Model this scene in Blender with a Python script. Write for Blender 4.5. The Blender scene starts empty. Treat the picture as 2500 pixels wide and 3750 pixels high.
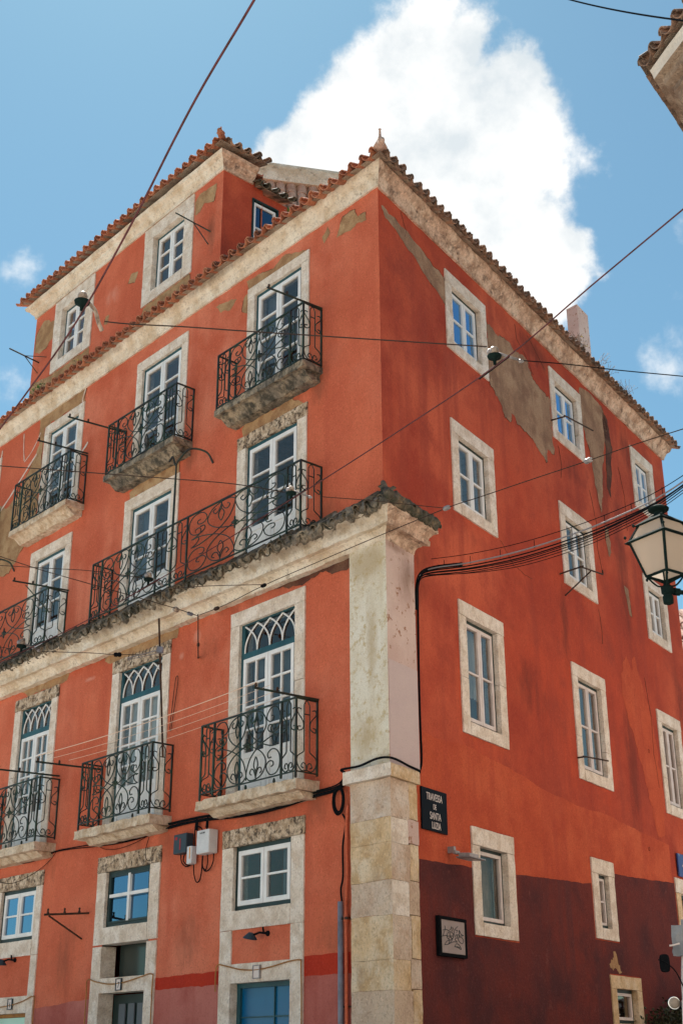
import bpy, bmesh, math, random
from mathutils import Vector, Matrix, noise
random.seed(7)
S = bpy.context.scene
COL = S.collection
# ------------------------------------------------------------------ camera
F_PX, PITCH, ROLL = 4714.44, 0.405214622, -0.0038622
EYE = Vector((0, 0, 1.6))
cp, sp = math.cos(PITCH), math.sin(PITCH)
fwd = Vector((0, cp, sp)); up0 = Vector((0, -sp, cp)); r0 = Vector((1, 0, 0))
cr, sr = math.cos(ROLL), math.sin(ROLL)
RGT = cr * r0 + sr * up0; UP = -sr * r0 + cr * up0
cam = bpy.data.cameras.new("camera"); camo = bpy.data.objects.new("camera", cam); COL.objects.link(camo)
m = Matrix((RGT, UP, -fwd)).transposed().to_4x4(); m.translation = EYE
camo.matrix_world = m
cam.sensor_fit = 'HORIZONTAL'; cam.sensor_width = 24.0; cam.lens = 24.0 * F_PX / 2500.0
cam.clip_end = 3000; cam.clip_start = 0.1
S.camera = camo
def ray(x, y):                       # direction of a spot of the 1568-wide view
    k = 2500 / 1568.0
    return RGT * ((x * k - 1250) / F_PX) - UP * ((y * k - 1875) / F_PX) + fwd
def aty(x, y, Y):
    r = ray(x, y); return EYE + r * (Y / r.y)
def atz(x, y, z):
    r = ray(x, y); return EYE + r * ((z - 1.6) / r.z)
# ------------------------------------------------------------------ light
S.render.engine = 'CYCLES'
S.view_settings.view_transform = 'Standard'; S.view_settings.look = 'None'
S.view_settings.exposure = 1.25; S.view_settings.gamma = 1.0
SUN_AZ = math.radians(-14)           # from +Y towards -X
SUN_EL = math.radians(60)
W = bpy.data.worlds.new("World"); S.world = W; W.use_nodes = True
nt = W.node_tree; N = nt.nodes; L = nt.links; N.clear()
def nd(t, **k):
    n = N.new(t)
    for a, b in k.items(): setattr(n, a, b)
    return n
def mth(op, a, b=None, c=None, clamp=False):
    n = nd('ShaderNodeMath', operation=op); n.use_clamp = clamp
    for i, v in enumerate((a, b, c)):
        if v is None: continue
        if isinstance(v, (int, float)): n.inputs[i].default_value = v
        else: L.new(v, n.inputs[i])
    return n.outputs[0]
sky = nd('ShaderNodeTexSky', sky_type='NISHITA'); sky.sun_disc = False
sky.sun_elevation = SUN_EL; sky.sun_rotation = SUN_AZ
sky.altitude = 50; sky.air_density = 1.0; sky.dust_density = .35; sky.ozone_density = 1.6
tc = nd('ShaderNodeTexCoord')
nz = nd('ShaderNodeTexNoise'); nz.inputs['Scale'].default_value = 9; nz.inputs['Detail'].default_value = 7; nz.inputs['Roughness'].default_value = .62
L.new(tc.outputs['Generated'], nz.inputs['Vector'])
vs = nd('ShaderNodeVectorMath', operation='SUBTRACT'); L.new(nz.outputs['Color'], vs.inputs[0]); vs.inputs[1].default_value = (.5, .5, .5)
vm = nd('ShaderNodeVectorMath', operation='SCALE'); L.new(vs.outputs[0], vm.inputs[0]); vm.inputs['Scale'].default_value = .06
va = nd('ShaderNodeVectorMath', operation='ADD'); L.new(tc.outputs['Generated'], va.inputs[0]); L.new(vm.outputs[0], va.inputs[1])
def field(blobs):
    acc = None
    for x, y, r, a in blobs:
        c = ray(x, y).normalized()
        d = nd('ShaderNodeVectorMath', operation='DISTANCE'); L.new(va.outputs[0], d.inputs[0]); d.inputs[1].default_value = c
        rr = r / 2957.0
        v = mth('SUBTRACT', a, mth('MULTIPLY', d.outputs['Value'], a / (rr * 2.0)))
        acc = v if acc is None else mth('SMOOTH_MAX', acc, v, .08)
    return acc
main = field([(965, 75, 80, 1), (1080, 80, 62, 1), (1010, 190, 150, 1), (880, 230, 105, 1), (800, 290, 85, 1), (715, 330, 60, 1), (640, 350, 48, .9),
              (1190, 165, 72, 1), (1110, 270, 150, 1), (1235, 240, 48, .95), (1150, 350, 120, 1), (1000, 420, 210, 1), (780, 430, 130, 1), (1190, 520, 105, 1),
              (1285, 570, 62, 1), (1120, 620, 170, 1), (1285, 650, 62, .95), (1200, 660, 110, 1)])
n2 = nd('ShaderNodeTexNoise'); n2.inputs['Scale'].default_value = 16; n2.inputs['Detail'].default_value = 9; n2.inputs['Roughness'].default_value = .6
L.new(tc.outputs['Generated'], n2.inputs['Vector'])
nn = mth('MULTIPLY', mth('SUBTRACT', n2.outputs['Fac'], .5), 1.1)
dens = mth('ADD', main, nn)
mr = nd('ShaderNodeMapRange', interpolation_type='SMOOTHSTEP'); L.new(dens, mr.inputs[0])
mr.inputs[1].default_value = .27; mr.inputs[2].default_value = .58
wis = field([(45, 570, 55, .75), (25, 625, 75, .95), (30, 930, 60, 1), (1362, 320, 40, .75), (1430, 690, 95, .72), (1330, 370, 60, .6), (1550, 505, 55, .9),
             (1560, 830, 85, 1), (1500, 770, 60, .55), (1360, 620, 60, .6), (1560, 700, 60, .5), (1250, 440, 60, .5), (60, 800, 50, .5)])
dw = mth('ADD', wis, mth('MULTIPLY', mth('SUBTRACT', n2.outputs['Fac'], .5), 2.2))
mw = nd('ShaderNodeMapRange', interpolation_type='SMOOTHSTEP'); L.new(dw, mw.inputs[0])
mw.inputs[1].default_value = .68; mw.inputs[2].default_value = 1.50
n3 = nd('ShaderNodeTexNoise'); n3.inputs['Scale'].default_value = 5; n3.inputs['Detail'].default_value = 8; n3.inputs['Roughness'].default_value = .6
L.new(tc.outputs['Generated'], n3.inputs['Vector'])
alpha = mth('MAXIMUM', mr.outputs[0], mth('MULTIPLY', mw.outputs[0], .85), clamp=True)
tint = nd('ShaderNodeMixRGB', blend_type='MULTIPLY'); tint.inputs[0].default_value = 1; L.new(sky.outputs[0], tint.inputs[1]); tint.inputs[2].default_value = (.62, 1.0, .97, 1)
hz = nd('ShaderNodeMixRGB'); hz.inputs[0].default_value = .12; L.new(tint.outputs[0], hz.inputs[1]); hz.inputs[2].default_value = (4.6, 5.6, 6.0, 1)
cc = nd('ShaderNodeMixRGB'); mc_ = nd('ShaderNodeMapRange'); L.new(mth('ADD', mth('MULTIPLY', n2.outputs['Fac'], .6), mth('MULTIPLY', n3.outputs['Fac'], .4)), mc_.inputs[0]); mc_.inputs[1].default_value = .38; mc_.inputs[2].default_value = .60; L.new(mc_.outputs[0], cc.inputs[0]); cc.inputs[1].default_value = (5.9, 6.4, 6.7, 1); cc.inputs[2].default_value = (9.4, 9.2, 8.9, 1)
mx = nd('ShaderNodeMixRGB'); L.new(alpha, mx.inputs[0]); L.new(hz.outputs[0], mx.inputs[1]); L.new(cc.outputs[0], mx.inputs[2])
bg = nd('ShaderNodeBackground'); bg.inputs['Strength'].default_value = .055; L.new(mx.outputs[0], bg.inputs['Color'])
wo = nd('ShaderNodeOutputWorld'); L.new(bg.outputs[0], wo.inputs['Surface'])
sl = bpy.data.lights.new("sun", 'SUN'); sl.energy = 5.0; sl.angle = math.radians(.5); sl.color = (1, .94, .85)
so = bpy.data.objects.new("sun", sl); COL.objects.link(so)
sd = Vector((math.sin(SUN_AZ) * math.cos(SUN_EL), math.cos(SUN_AZ) * math.cos(SUN_EL), math.sin(SUN_EL)))
so.rotation_euler = sd.to_track_quat('Z', 'Y').to_euler(); so.location = (0, 0, 40)
# ------------------------------------------------------------------ materials
def mat(name, base, dark=None, light=None, sc=3.0, streak=None, spk=.0, spk_sc=60, rough=.85, bump=.0, bump_sc=40, metal=0.0, spec=.3, lo=.42, hi=.62, blot=None, blot_sc=6, blot_lo=.55, blot_hi=.62):
    M = bpy.data.materials.new(name); M.use_nodes = True; t = M.node_tree; n = t.nodes; l = t.links
    b = n['Principled BSDF']; b.inputs['Roughness'].default_value = rough; b.inputs['Metallic'].default_value = metal
    b.inputs['Specular IOR Level'].default_value = spec
    g = n.new('ShaderNodeNewGeometry')
    cur = n.new('ShaderNodeRGB'); cur.outputs[0].default_value = (*base, 1); cur = cur.outputs[0]
    def layer(col, scale, lo, hi, vecscale=None, det=6, fac=1.0, rgh=.6):
        nonlocal cur
        v = g.outputs['Position']
        if vecscale:
            mp = n.new('ShaderNodeMapping'); mp.inputs['Scale'].default_value = vecscale; l.new(v, mp.inputs[0]); v = mp.outputs[0]
        q = n.new('ShaderNodeTexNoise'); q.inputs['Scale'].default_value = scale; q.inputs['Detail'].default_value = det; q.inputs['Roughness'].default_value = rgh
        l.new(v, q.inputs['Vector'])
        r = n.new('ShaderNodeMapRange'); r.inputs[1].default_value = lo; r.inputs[2].default_value = hi; r.inputs[4].default_value = fac
        l.new(q.outputs['Fac'], r.inputs[0])
        x = n.new('ShaderNodeMixRGB'); l.new(r.outputs[0], x.inputs[0]); l.new(cur, x.inputs[1]); x.inputs[2].default_value = (*col, 1); cur = x.outputs[0]
    if light: layer(light, sc * .37, lo, hi)
    if dark: layer(dark, sc, lo, hi)
    if streak: layer(streak, 1.0, .5, .72, (2.6, 2.6, .22), fac=.75)
    if blot: layer(blot, blot_sc, blot_lo, blot_hi, det=9, rgh=.7)
    if spk:
        layer(tuple(c * .45 for c in base), spk_sc, .53, .66, det=3, fac=spk)
        layer(tuple(min(1, c * 1.5 + .03) for c in base), spk_sc * .8, .55, .7, det=3, fac=spk * .7)
    l.new(cur, b.inputs['Base Color'])
    if bump:
        q = n.new('ShaderNodeTexNoise'); q.inputs['Scale'].default_value = bump_sc; q.inputs['Detail'].default_value = 6; l.new(g.outputs['Position'], q.inputs['Vector'])
        bp = n.new('ShaderNodeBump'); bp.inputs['Strength'].default_value = bump; bp.inputs['Distance'].default_value = .02
        l.new(q.outputs['Fac'], bp.inputs['Height']); l.new(bp.outputs[0], b.inputs['Normal'])
    return M
MT = {}
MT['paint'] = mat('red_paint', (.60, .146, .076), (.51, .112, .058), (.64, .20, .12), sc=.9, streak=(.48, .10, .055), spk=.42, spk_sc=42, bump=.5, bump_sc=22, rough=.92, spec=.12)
MT['paint_shaded'] = mat('shaded_red_paint', (.46, .072, .035), (.34, .052, .030), (.55, .115, .058), sc=.7, streak=(.30, .052, .034), spk=.35, spk_sc=42, bump=.5, bump_sc=22, rough=.92, spec=.12, blot=(.31, .055, .034), blot_sc=.9, blot_lo=.52, blot_hi=.7)  # house red made deeper: the flank's weaker light is put into the colour
MT['paint_attic'] = MT['paint']
MT['dado'] = mat('maroon_paint', (.13, .029, .025), (.08, .024, .025), (.17, .032, .024), sc=1.1, streak=(.085, .03, .032), blot=(.16, .05, .045), blot_sc=5, blot_lo=.60, blot_hi=.72, spk=.4, spk_sc=42, bump=.4, rough=.9, spec=.12)
MT['redband'] = mat('scarlet_paint', (.46, .040, .018), (.40, .034, .018), None, sc=1.5, spk=.3, spk_sc=42, bump=.4, rough=.9, spec=.12)
MT['pink'] = mat('faded_pink_paint', (.44, .13, .105), (.36, .09, .07), (.48, .17, .14), sc=1.2, streak=(.36, .08, .06), spk=.3, spk_sc=42, rough=.9, spec=.12)
MT['plaster'] = mat('bare_plaster', (.40, .235, .12), (.30, .165, .085), (.47, .31, .17), sc=4, spk=.4, spk_sc=60, bump=.7, bump_sc=30, rough=.95, spec=.1)
MT['plaster_side'] = mat('grey_plaster', (.34, .20, .125), (.25, .14, .09), (.42, .27, .17), sc=3, streak=(.18, .10, .065), spk=.5, spk_sc=50, bump=.8, bump_sc=26, rough=.95, spec=.1)
MT['stain'] = mat('dark_damp_stain', (.12, .045, .03), (.08, .035, .028), (.17, .09, .06), sc=4, spk=.5, spk_sc=40, rough=.95, spec=.1)
MT['filler'] = mat('white_filler', (.72, .60, .52), (.6, .42, .34), None, sc=9, rough=.95, spec=.1)
MT['stone'] = mat('limestone', (.74, .63, .53), (.60, .48, .38), (.80, .71, .63), sc=5, spk=.5, spk_sc=38, bump=.7, bump_sc=30, rough=.85, spec=.2, blot=(.40, .29, .21), blot_sc=17, blot_lo=.62, blot_hi=.70)
MT['stone_dirty'] = mat('dirty_limestone', (.56, .43, .31), (.30, .20, .12), (.66, .54, .42), sc=8, spk=.7, spk_sc=30, bump=.9, bump_sc=28, blot=(.075, .05, .035), blot_sc=11, blot_lo=.49, blot_hi=.58)
MT['ashlar'] = mat('yellow_ashlar', (.66, .47, .28), (.52, .34, .18), (.70, .57, .42), sc=4, spk=.5, spk_sc=34, bump=1.0, bump_sc=16, blot=(.20, .13, .08), blot_sc=7, blot_lo=.64, blot_hi=.72)
MT['pil'] = mat('peeling_whitewash', (.72, .66, .55), (.64, .54, .40), (.76, .71, .63), sc=1.6, streak=(.58, .45, .27), spk=.3, spk_sc=50, bump=.6, blot=(.54, .42, .25), blot_sc=9, blot_lo=.52, blot_hi=.62)
MT['ashlar2'] = mat('pinkish_ashlar', (.60, .45, .33), (.50, .35, .25), (.64, .54, .46), sc=3, spk=.5, spk_sc=34, bump=1.0, bump_sc=16, blot=(.26, .17, .11), blot_sc=9, blot_lo=.60, blot_hi=.70)
MT['pil_side'] = mat('pale_pink_plaster', (.62, .46, .40), (.56, .39, .34), (.66, .52, .47), sc=1.2, spk=.15, spk_sc=40, bump=.4, blot=(.34, .17, .10), blot_sc=9, blot_lo=.585, blot_hi=.62)
MT['pil_new'] = mat('fresh_lilac_plaster', (.56, .44, .42), (.53, .41, .40), None, sc=1.5, spk=.15, spk_sc=50, bump=.3)
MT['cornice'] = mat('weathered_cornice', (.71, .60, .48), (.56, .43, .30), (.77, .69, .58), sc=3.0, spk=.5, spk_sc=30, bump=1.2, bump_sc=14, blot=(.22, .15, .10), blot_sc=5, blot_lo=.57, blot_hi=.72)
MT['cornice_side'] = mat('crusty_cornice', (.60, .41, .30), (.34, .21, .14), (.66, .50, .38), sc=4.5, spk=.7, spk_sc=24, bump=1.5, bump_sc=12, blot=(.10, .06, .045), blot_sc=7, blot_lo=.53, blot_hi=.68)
MT['crust'] = mat('black_crusted_stone', (.17, .14, .11), (.05, .045, .035), (.36, .28, .19), sc=6, spk=.7, spk_sc=24, bump=1.5, bump_sc=14, blot=(.30, .26, .22), blot_sc=10, blot_lo=.60, blot_hi=.70)
MT['slab'] = mat('rough_slab', (.62, .49, .36), (.44, .31, .20), (.66, .56, .44), sc=6, spk=.5, spk_sc=26, bump=1.5, bump_sc=14, blot=(.09, .06, .04), blot_sc=5, blot_lo=.60, blot_hi=.72)
MT['tile'] = mat('clay_tile', (.44, .155, .08), (.27, .10, .06), (.52, .23, .13), sc=5, spk=.5, spk_sc=30, bump=.8, bump_sc=20, blot=(.10, .07, .05), blot_sc=5, blot_lo=.56, blot_hi=.70)
MT['tile_old'] = mat('lichened_tile', (.28, .17, .12), (.12, .085, .065), (.42, .24, .15), sc=6, spk=.6, spk_sc=26, bump=1, bump_sc=18, blot=(.07, .055, .04), blot_sc=5, blot_lo=.52, blot_hi=.66)
MT['tile_pale'] = mat('pale_tile', (.50, .31, .23), (.38, .22, .16), (.55, .40, .32), sc=4, spk=.4, spk_sc=30, bump=.7, bump_sc=20)
MT['moss'] = mat('mossy_tile', (.11, .09, .065), (.04, .042, .028), (.22, .15, .09), sc=7, spk=.7, spk_sc=24, bump=1.5, bump_sc=14, blot=(.26, .22, .17), blot_sc=9, blot_lo=.61, blot_hi=.70)
MT['white'] = mat('white_joinery', (.78, .77, .76), (.70, .69, .68), None, sc=3, rough=.5, spec=.4)
MT['pinkwhite'] = mat('offwhite_joinery', (.68, .60, .57), (.60, .51, .48), None, sc=4, rough=.5, spec=.4)
MT['teal'] = mat('dark_teal_joinery', (.018, .085, .105), (.012, .06, .08), None, sc=3, rough=.5, spec=.4)
MT['green'] = mat('bottle_green_joinery', (.010, .030, .028), (.006, .02, .02), None, sc=3, rough=.5, spec=.4)
MT['iron'] = mat('green_black_iron', (.013, .026, .018), (.012, .013, .012), (.022, .05, .028), sc=5, rough=.55, spec=.4, blot=(.05, .022, .012), blot_sc=8, blot_lo=.64, blot_hi=.7)
MT['rust'] = mat('rusty_iron', (.055, .028, .018), (.03, .018, .014), (.09, .04, .02), sc=9, rough=.8)
MT['black'] = mat('black_rubber', (.010, .011, .013), None, None, rough=.9, spec=.0)
MT['wire'] = mat('brown_copper_wire', (.13, .05, .055), (.08, .04, .04), None, sc=5, rough=.9, spec=.0)
MT['steel'] = mat('steel_wire', (.055, .04, .035), None, None, rough=.9, spec=.0)
MT['greycable'] = mat('grey_conduit', (.26, .24, .25), (.22, .20, .21), None, sc=4, rough=.5)
MT['cord'] = mat('washing_cord', (.72, .52, .40), None, None, rough=.8)
MT['porc'] = mat('grimy_porcelain', (.42, .33, .26), (.16, .11, .08), None, sc=20, rough=.4)
MT['enamel'] = mat('navy_enamel', (.004, .008, .014), None, None, rough=.7, spec=.08)
MT['letter'] = mat('white_enamel', (.70, .60, .56), None, None, rough=.5)
MT['panel'] = mat('grey_poster', (.34, .27, .255), (.30, .24, .22), None, sc=6, spk=.2, rough=.7)
MT['ink'] = mat('marker_ink', (.03, .04, .045), None, None, rough=.7)
MT['greymetal'] = mat('weathered_grey_metal', (.34, .31, .31), (.24, .22, .22), None, sc=9, rough=.5, metal=.3)
MT['pvc'] = mat('grey_pipe', (.22, .23, .28), (.16, .16, .19), None, sc=7, rough=.5)
MT['boxwhite'] = mat('white_box', (.62, .62, .63), (.55, .55, .56), None, sc=6, spk=.2, rough=.5)
MT['boxdark'] = mat('slate_box', (.03, .045, .06), None, None, rough=.5)
MT['redmark'] = mat('red_label', (.32, .01, .015), None, None, rough=.5)
MT['orange'] = mat('orange_label', (.70, .26, .02), None, None, rough=.5)
MT['yellowcord'] = mat('ochre_cable', (.40, .19, .05), (.30, .13, .04), None, sc=9, rough=.7)
MT['blueglass'] = mat('blue_film', (.0, .11, .26), (.0, .09, .22), None, sc=1.2, rough=.25, spec=.5)
MT['lampframe'] = mat('dark_green_iron', (.010, .022, .020), (.007, .014, .014), None, sc=6, rough=.85, spec=.05)
MT['mint'] = mat('mint_panel', (.50, .80, .70), None, None, rough=.5)
MT['ground'] = mat('cobblestone', (.40, .37, .33), (.28, .26, .23), (.48, .45, .41), sc=2, spk=.5, spk_sc=20, bump=1, bump_sc=9)
MT['cream'] = mat('cream_render', (.70, .63, .55), (.60, .52, .44), (.74, .69, .62), sc=2, spk=.25, spk_sc=40, bump=.4)
MT['brownc'] = mat('brown_cornice', (.34, .25, .18), (.20, .13, .09), (.42, .33, .26), sc=3, spk=.5, spk_sc=26, bump=1)
MT['leaf'] = mat('leaf', (.055, .13, .025), (.03, .08, .02), (.10, .19, .03), sc=14, rough=.6)
MT['flower'] = mat('yellow_flower', (.62, .50, .08), None, None, rough=.6)
MT['ivy'] = mat('dull_ivy', (.030, .034, .012), (.016, .02, .01), (.05, .05, .02), sc=8, rough=.7)
MT['chrome'] = mat('chrome', (.75, .80, .82), None, None, rough=.12, metal=1)
MT['canvas'] = mat('grey_canvas', (.30, .30, .31), (.20, .20, .21), None, sc=6, rough=.8)
MT['darkcloth'] = mat('dark_grey_cloth', (.05, .05, .055), None, None, rough=.9)
MT['curtain'] = mat('white_curtain', (.62, .62, .58), (.5, .5, .47), None, sc=5, rough=.9)
MT['tan_curtain'] = mat('tan_curtain', (.22, .15, .10), (.14, .10, .07), (.34, .26, .2), sc=2, rough=.9)
MT['blind'] = mat('grey_blind', (.12, .14, .16), None, None, rough=.7)
MT['wood'] = mat('brown_door', (.16, .09, .05), (.10, .05, .03), None, sc=4, rough=.7)
MT['bluesign'] = mat('blue_enamel', (.03, .06, .22), (.25, .27, .33), None, sc=5, rough=.4, lo=.55, hi=.6)
def glass(name, tr=(.72, .76, .78), boost=1.0, rough=.02, gc=(.74, .62, .54)):
    M = bpy.data.materials.new(name); M.use_nodes = True; t = M.node_tree; n = t.nodes; l = t.links; n.clear()
    o = n.new('ShaderNodeOutputMaterial'); x = n.new('ShaderNodeMixShader')
    a = n.new('ShaderNodeBsdfTransparent'); a.inputs[0].default_value = (*tr, 1)
    b = n.new('ShaderNodeBsdfGlossy'); b.inputs['Roughness'].default_value = rough; b.inputs[0].default_value = (*gc, 1)
    f0 = n.new('ShaderNodeLayerWeight'); f0.inputs[0].default_value = .5; f = n.new('ShaderNodeMath'); f.operation = 'POWER'; l.new(f0.outputs['Facing'], f.inputs[0]); f.inputs[1].default_value = 2.6
    k = n.new('ShaderNodeMath'); k.operation = 'MULTIPLY_ADD'; k.use_clamp = True; k.inputs[1].default_value = 1.25 * boost; k.inputs[2].default_value = .035 * boost
    g = n.new('ShaderNodeNewGeometry'); q = n.new('ShaderNodeTexNoise'); q.inputs['Scale'].default_value = 1.5; l.new(g.outputs['Position'], q.inputs['Vector'])
    bp = n.new('ShaderNodeBump'); bp.inputs['Strength'].default_value = .25; bp.inputs['Distance'].default_value = .02; l.new(q.outputs['Fac'], bp.inputs['Height']); l.new(bp.outputs[0], b.inputs['Normal'])
    l.new(f.outputs[0], k.inputs[0]); l.new(k.outputs[0], x.inputs[0]); l.new(a.outputs[0], x.inputs[1]); l.new(b.outputs[0], x.inputs[2]); l.new(x.outputs[0], o.inputs[0])
    return M
MT['glass'] = glass('window_glass')
MT['glass2'] = glass('bright_window_glass', tr=(.10, .14, .20), boost=2.0, gc=(.34, .56, .82))
MT['glass3'] = glass('dull_window_glass', boost=.45)
MT['blackglass'] = mat('green_black_glass', (.045, .060, .055), None, None, rough=.15, spec=.4)
def frosted():
    M = bpy.data.materials.new('frosted_glass'); M.use_nodes = True; t = M.node_tree; n = t.nodes; l = t.links; n.clear()
    o = n.new('ShaderNodeOutputMaterial'); x = n.new('ShaderNodeMixShader'); d = n.new('ShaderNodeBsdfDiffuse'); d.inputs[0].default_value = (.60, .50, .43, 1)
    q = n.new('ShaderNodeBsdfTranslucent'); q.inputs[0].default_value = (.85, .74, .62, 1); x.inputs[0].default_value = .55
    l.new(d.outputs[0], x.inputs[1]); l.new(q.outputs[0], x.inputs[2]); l.new(x.outputs[0], o.inputs[0]); return M
MT['frost'] = frosted()
# ------------------------------------------------------------------ frames on walls and mesh helpers
class Fr:
    def __init__(s, o, d, n): s.o = Vector((o[0], o[1], 0)); s.d = Vector((d[0], d[1], 0)).normalized(); s.n = Vector((n[0], n[1], 0)).normalized()
    def P(s, a, e, z): return s.o + s.d * a + s.n * e + Vector((0, 0, z))
C0 = (0.5689255, 16.0); DL = (-0.66340672, 0.74825899); DR = (0.55904716, 0.82913586)
FL = Fr(C0, DL, (-DL[1], DL[0])); FR = Fr(C0, DR, (DR[1], -DR[0]))
KC = -1.29                           # how far the acute corner runs out per metre of projection
_oa = FL.P(4.04, 0, 0); FA = Fr((_oa.x, _oa.y), (-FL.n.x, -FL.n.y), (-DL[0], -DL[1]))
_ob = atz(1473, 141, 12)
class MB:
    def __init__(s): s.v = []; s.f = []
    def V(s, p): s.v.append(tuple(p)); return len(s.v) - 1
    def quadgrid(s, rows):           # rows of points, joined into a sheet
        ids = [[s.V(p) for p in r] for r in rows]
        for a, b in zip(ids, ids[1:]):
            for i in range(len(a) - 1): s.f.append((a[i], a[i + 1], b[i + 1], b[i]))
        return ids
    def box(s, fr, s0, s1, e0, e1, z0, z1):
        q = [s.V(fr.P(a, e, z)) for z in (z0, z1) for e in (e0, e1) for a in (s0, s1)]
        for f in ((0, 1, 3, 2), (4, 5, 7, 6), (0, 1, 5, 4), (2, 3, 7, 6), (0, 2, 6, 4), (1, 3, 7, 5)): s.f.append(tuple(q[i] for i in f))
        return s
    def rbox(s, fr, s0, s1, e0, e1, z0, z1, step=.1, amp=.01, sc=6, taper=0.0, skipback=False):
        ns = max(1, round(abs(s1 - s0) / step)); ne = max(1, round(abs(e1 - e0) / step)); nz_ = max(1, round(abs(z1 - z0) / step))
        idx = {}
        def vid(i, j, k):
            if (i, j, k) not in idx:
                a = s0 + (s1 - s0) * i / ns; e = e0 + (e1 - e0) * j / ne; z = z0 + (z1 - z0) * k / nz_
                e2 = e - taper * (1 - k / nz_) * (j / ne)
                p = fr.P(a, e2, z); d = noise.noise_vector(p * sc) * amp + noise.noise_vector(p * sc * 3.1) * amp * .5
                idx[(i, j, k)] = s.V(p + d)
            return idx[(i, j, k)]
        for i in range(ns):
            for j in range(ne):
                for k in (0, nz_): s.f.append((vid(i, j, k), vid(i + 1, j, k), vid(i + 1, j + 1, k), vid(i, j + 1, k)))
            for k in range(nz_):
                for j in (0, ne): s.f.append((vid(i, j, k), vid(i + 1, j, k), vid(i + 1, j, k + 1), vid(i, j, k + 1)))
        for j in range(ne):
            for k in range(nz_):
                for i in (0, ns): s.f.append((vid(i, j, k), vid(i, j + 1, k), vid(i, j + 1, k + 1), vid(i, j, k + 1)))
        return s
    def tube(s, pts, r, n=6, r1=None):
        pts = [Vector(p) for p in pts]; m_ = len(pts)
        if m_ < 2: return s
        rings = []; prev = None
        for i, p in enumerate(pts):
            t = (pts[min(i + 1, m_ - 1)] - pts[max(i - 1, 0)])
            if t.length < 1e-7: t = Vector((0, 0, 1))
            t.normalize()
            if prev is None:
                a = Vector((0, 0, 1)) if abs(t.z) < .9 else Vector((1, 0, 0)); u = t.cross(a).normalized()
            else:
                u = prev - t * prev.dot(t)
                u = u.normalized() if u.length > 1e-6 else t.orthogonal().normalized()
            prev = u; w = t.cross(u)
            rr = r if r1 is None else r + (r1 - r) * i / (m_ - 1)
            rings.append([s.V(p + (u * math.cos(2 * math.pi * k / n) + w * math.sin(2 * math.pi * k / n)) * rr) for k in range(n)])
        for a, b in zip(rings, rings[1:]):
            for k in range(n): s.f.append((a[k], a[(k + 1) % n], b[(k + 1) % n], b[k]))
        s.f.append(tuple(rings[0])); s.f.append(tuple(rings[-1]))
        return s
    def lathe(s, c, ax, prof, n=14):  # prof: (radius, along)
        c = Vector(c); ax = Vector(ax).normalized(); u = ax.orthogonal().normalized(); w = ax.cross(u); rings = []
        for r, h in prof: rings.append([s.V(c + ax * h + (u * math.cos(2 * math.pi * k / n) + w * math.sin(2 * math.pi * k / n)) * max(r, 1e-4)) for k in range(n)])
        for a, b in zip(rings, rings[1:]):
            for k in range(n): s.f.append((a[k], a[(k + 1) % n], b[(k + 1) % n], b[k]))
        s.f.append(tuple(rings[0])); s.f.append(tuple(rings[-1])); return s
    def poly(s, pts, thick=None):
        ids = [s.V(p) for p in pts]; s.f.append(tuple(ids))
        if thick is not None:
            b = [s.V(Vector(p) + Vector(thick)) for p in pts]; s.f.append(tuple(reversed(b)))
            for i in range(len(ids)): j = (i + 1) % len(ids); s.f.append((ids[i], ids[j], b[j], b[i]))
        return s
    def tile(s, O, A, Sd, r, length, th=.014, convex=True, n=7, r_end=.82):
        O = Vector(O); A = Vector(A).normalized(); Sd = Vector(Sd).normalized(); U = Sd.cross(A)
        if U.z < 0: U = -U
        if not convex: U = -U
        rows = []
        for rad_off in (0, -th):
            for t, k in ((0, 1), (1, r_end)):
                rows.append([s.V(O + A * length * t + Sd * (r * k + rad_off) * math.cos(math.pi * i / n) + U * (r * k + rad_off) * math.sin(math.pi * i / n)) for i in range(n + 1)])
        o0, o1, i0, i1 = rows
        for i in range(n):
            s.f += [(o0[i], o0[i + 1], o1[i + 1], o1[i]), (i0[i], i0[i + 1], i1[i + 1], i1[i]), (o0[i], o0[i + 1], i0[i + 1], i0[i]), (o1[i], o1[i + 1], i1[i + 1], i1[i])]
        for i in (0, n): s.f.append((o0[i], o1[i], i1[i], i0[i]))
    def build(s, name, material, parent=None, smooth=False, bevel=0, label=None):
        me = bpy.data.meshes.new(name); me.from_pydata(s.v, [], s.f); me.update()
        bm = bmesh.new(); bm.from_mesh(me)
        bmesh.ops.recalc_face_normals(bm, faces=bm.faces)
        if smooth:
            for f in bm.faces: f.smooth = True
        bm.to_mesh(me); bm.free()
        me.materials.append(MT[material] if isinstance(material, str) else material)
        o = bpy.data.objects.new(name, me); COL.objects.link(o)
        if parent: o.parent = parent
        if bevel:
            b = o.modifiers.new('bevel', 'BEVEL'); b.width = bevel; b.segments = 2; b.limit_method = 'ANGLE'
        if label: o['label'] = label
        return o
def empty(name, label=None, cat=None, group=None, loc=(0, 0, 0)):
    o = bpy.data.objects.new(name, None); COL.objects.link(o)
    if label: tag(o, label, cat, group)
    return o
def tag(o, label, cat, group=None, kind=None):
    if label: o['label'] = label
    if cat: o['category'] = cat
    if group: o['group'] = group
    if kind: o['kind'] = kind
    return o
def spline(pts, k=5):
    if len(pts) < 3: return pts
    P = [Vector(p) for p in pts]; out = []
    for i in range(len(P) - 1):
        a = P[max(i - 1, 0)]; b = P[i]; c = P[i + 1]; d = P[min(i + 2, len(P) - 1)]
        for j in range(k):
            t = j / k
            out.append(.5 * ((2 * b) + (c - a) * t + (2 * a - 5 * b + 4 * c - d) * t * t + (3 * b - a - 3 * c + d) * t ** 3))
    out.append(P[-1]); return out
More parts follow.
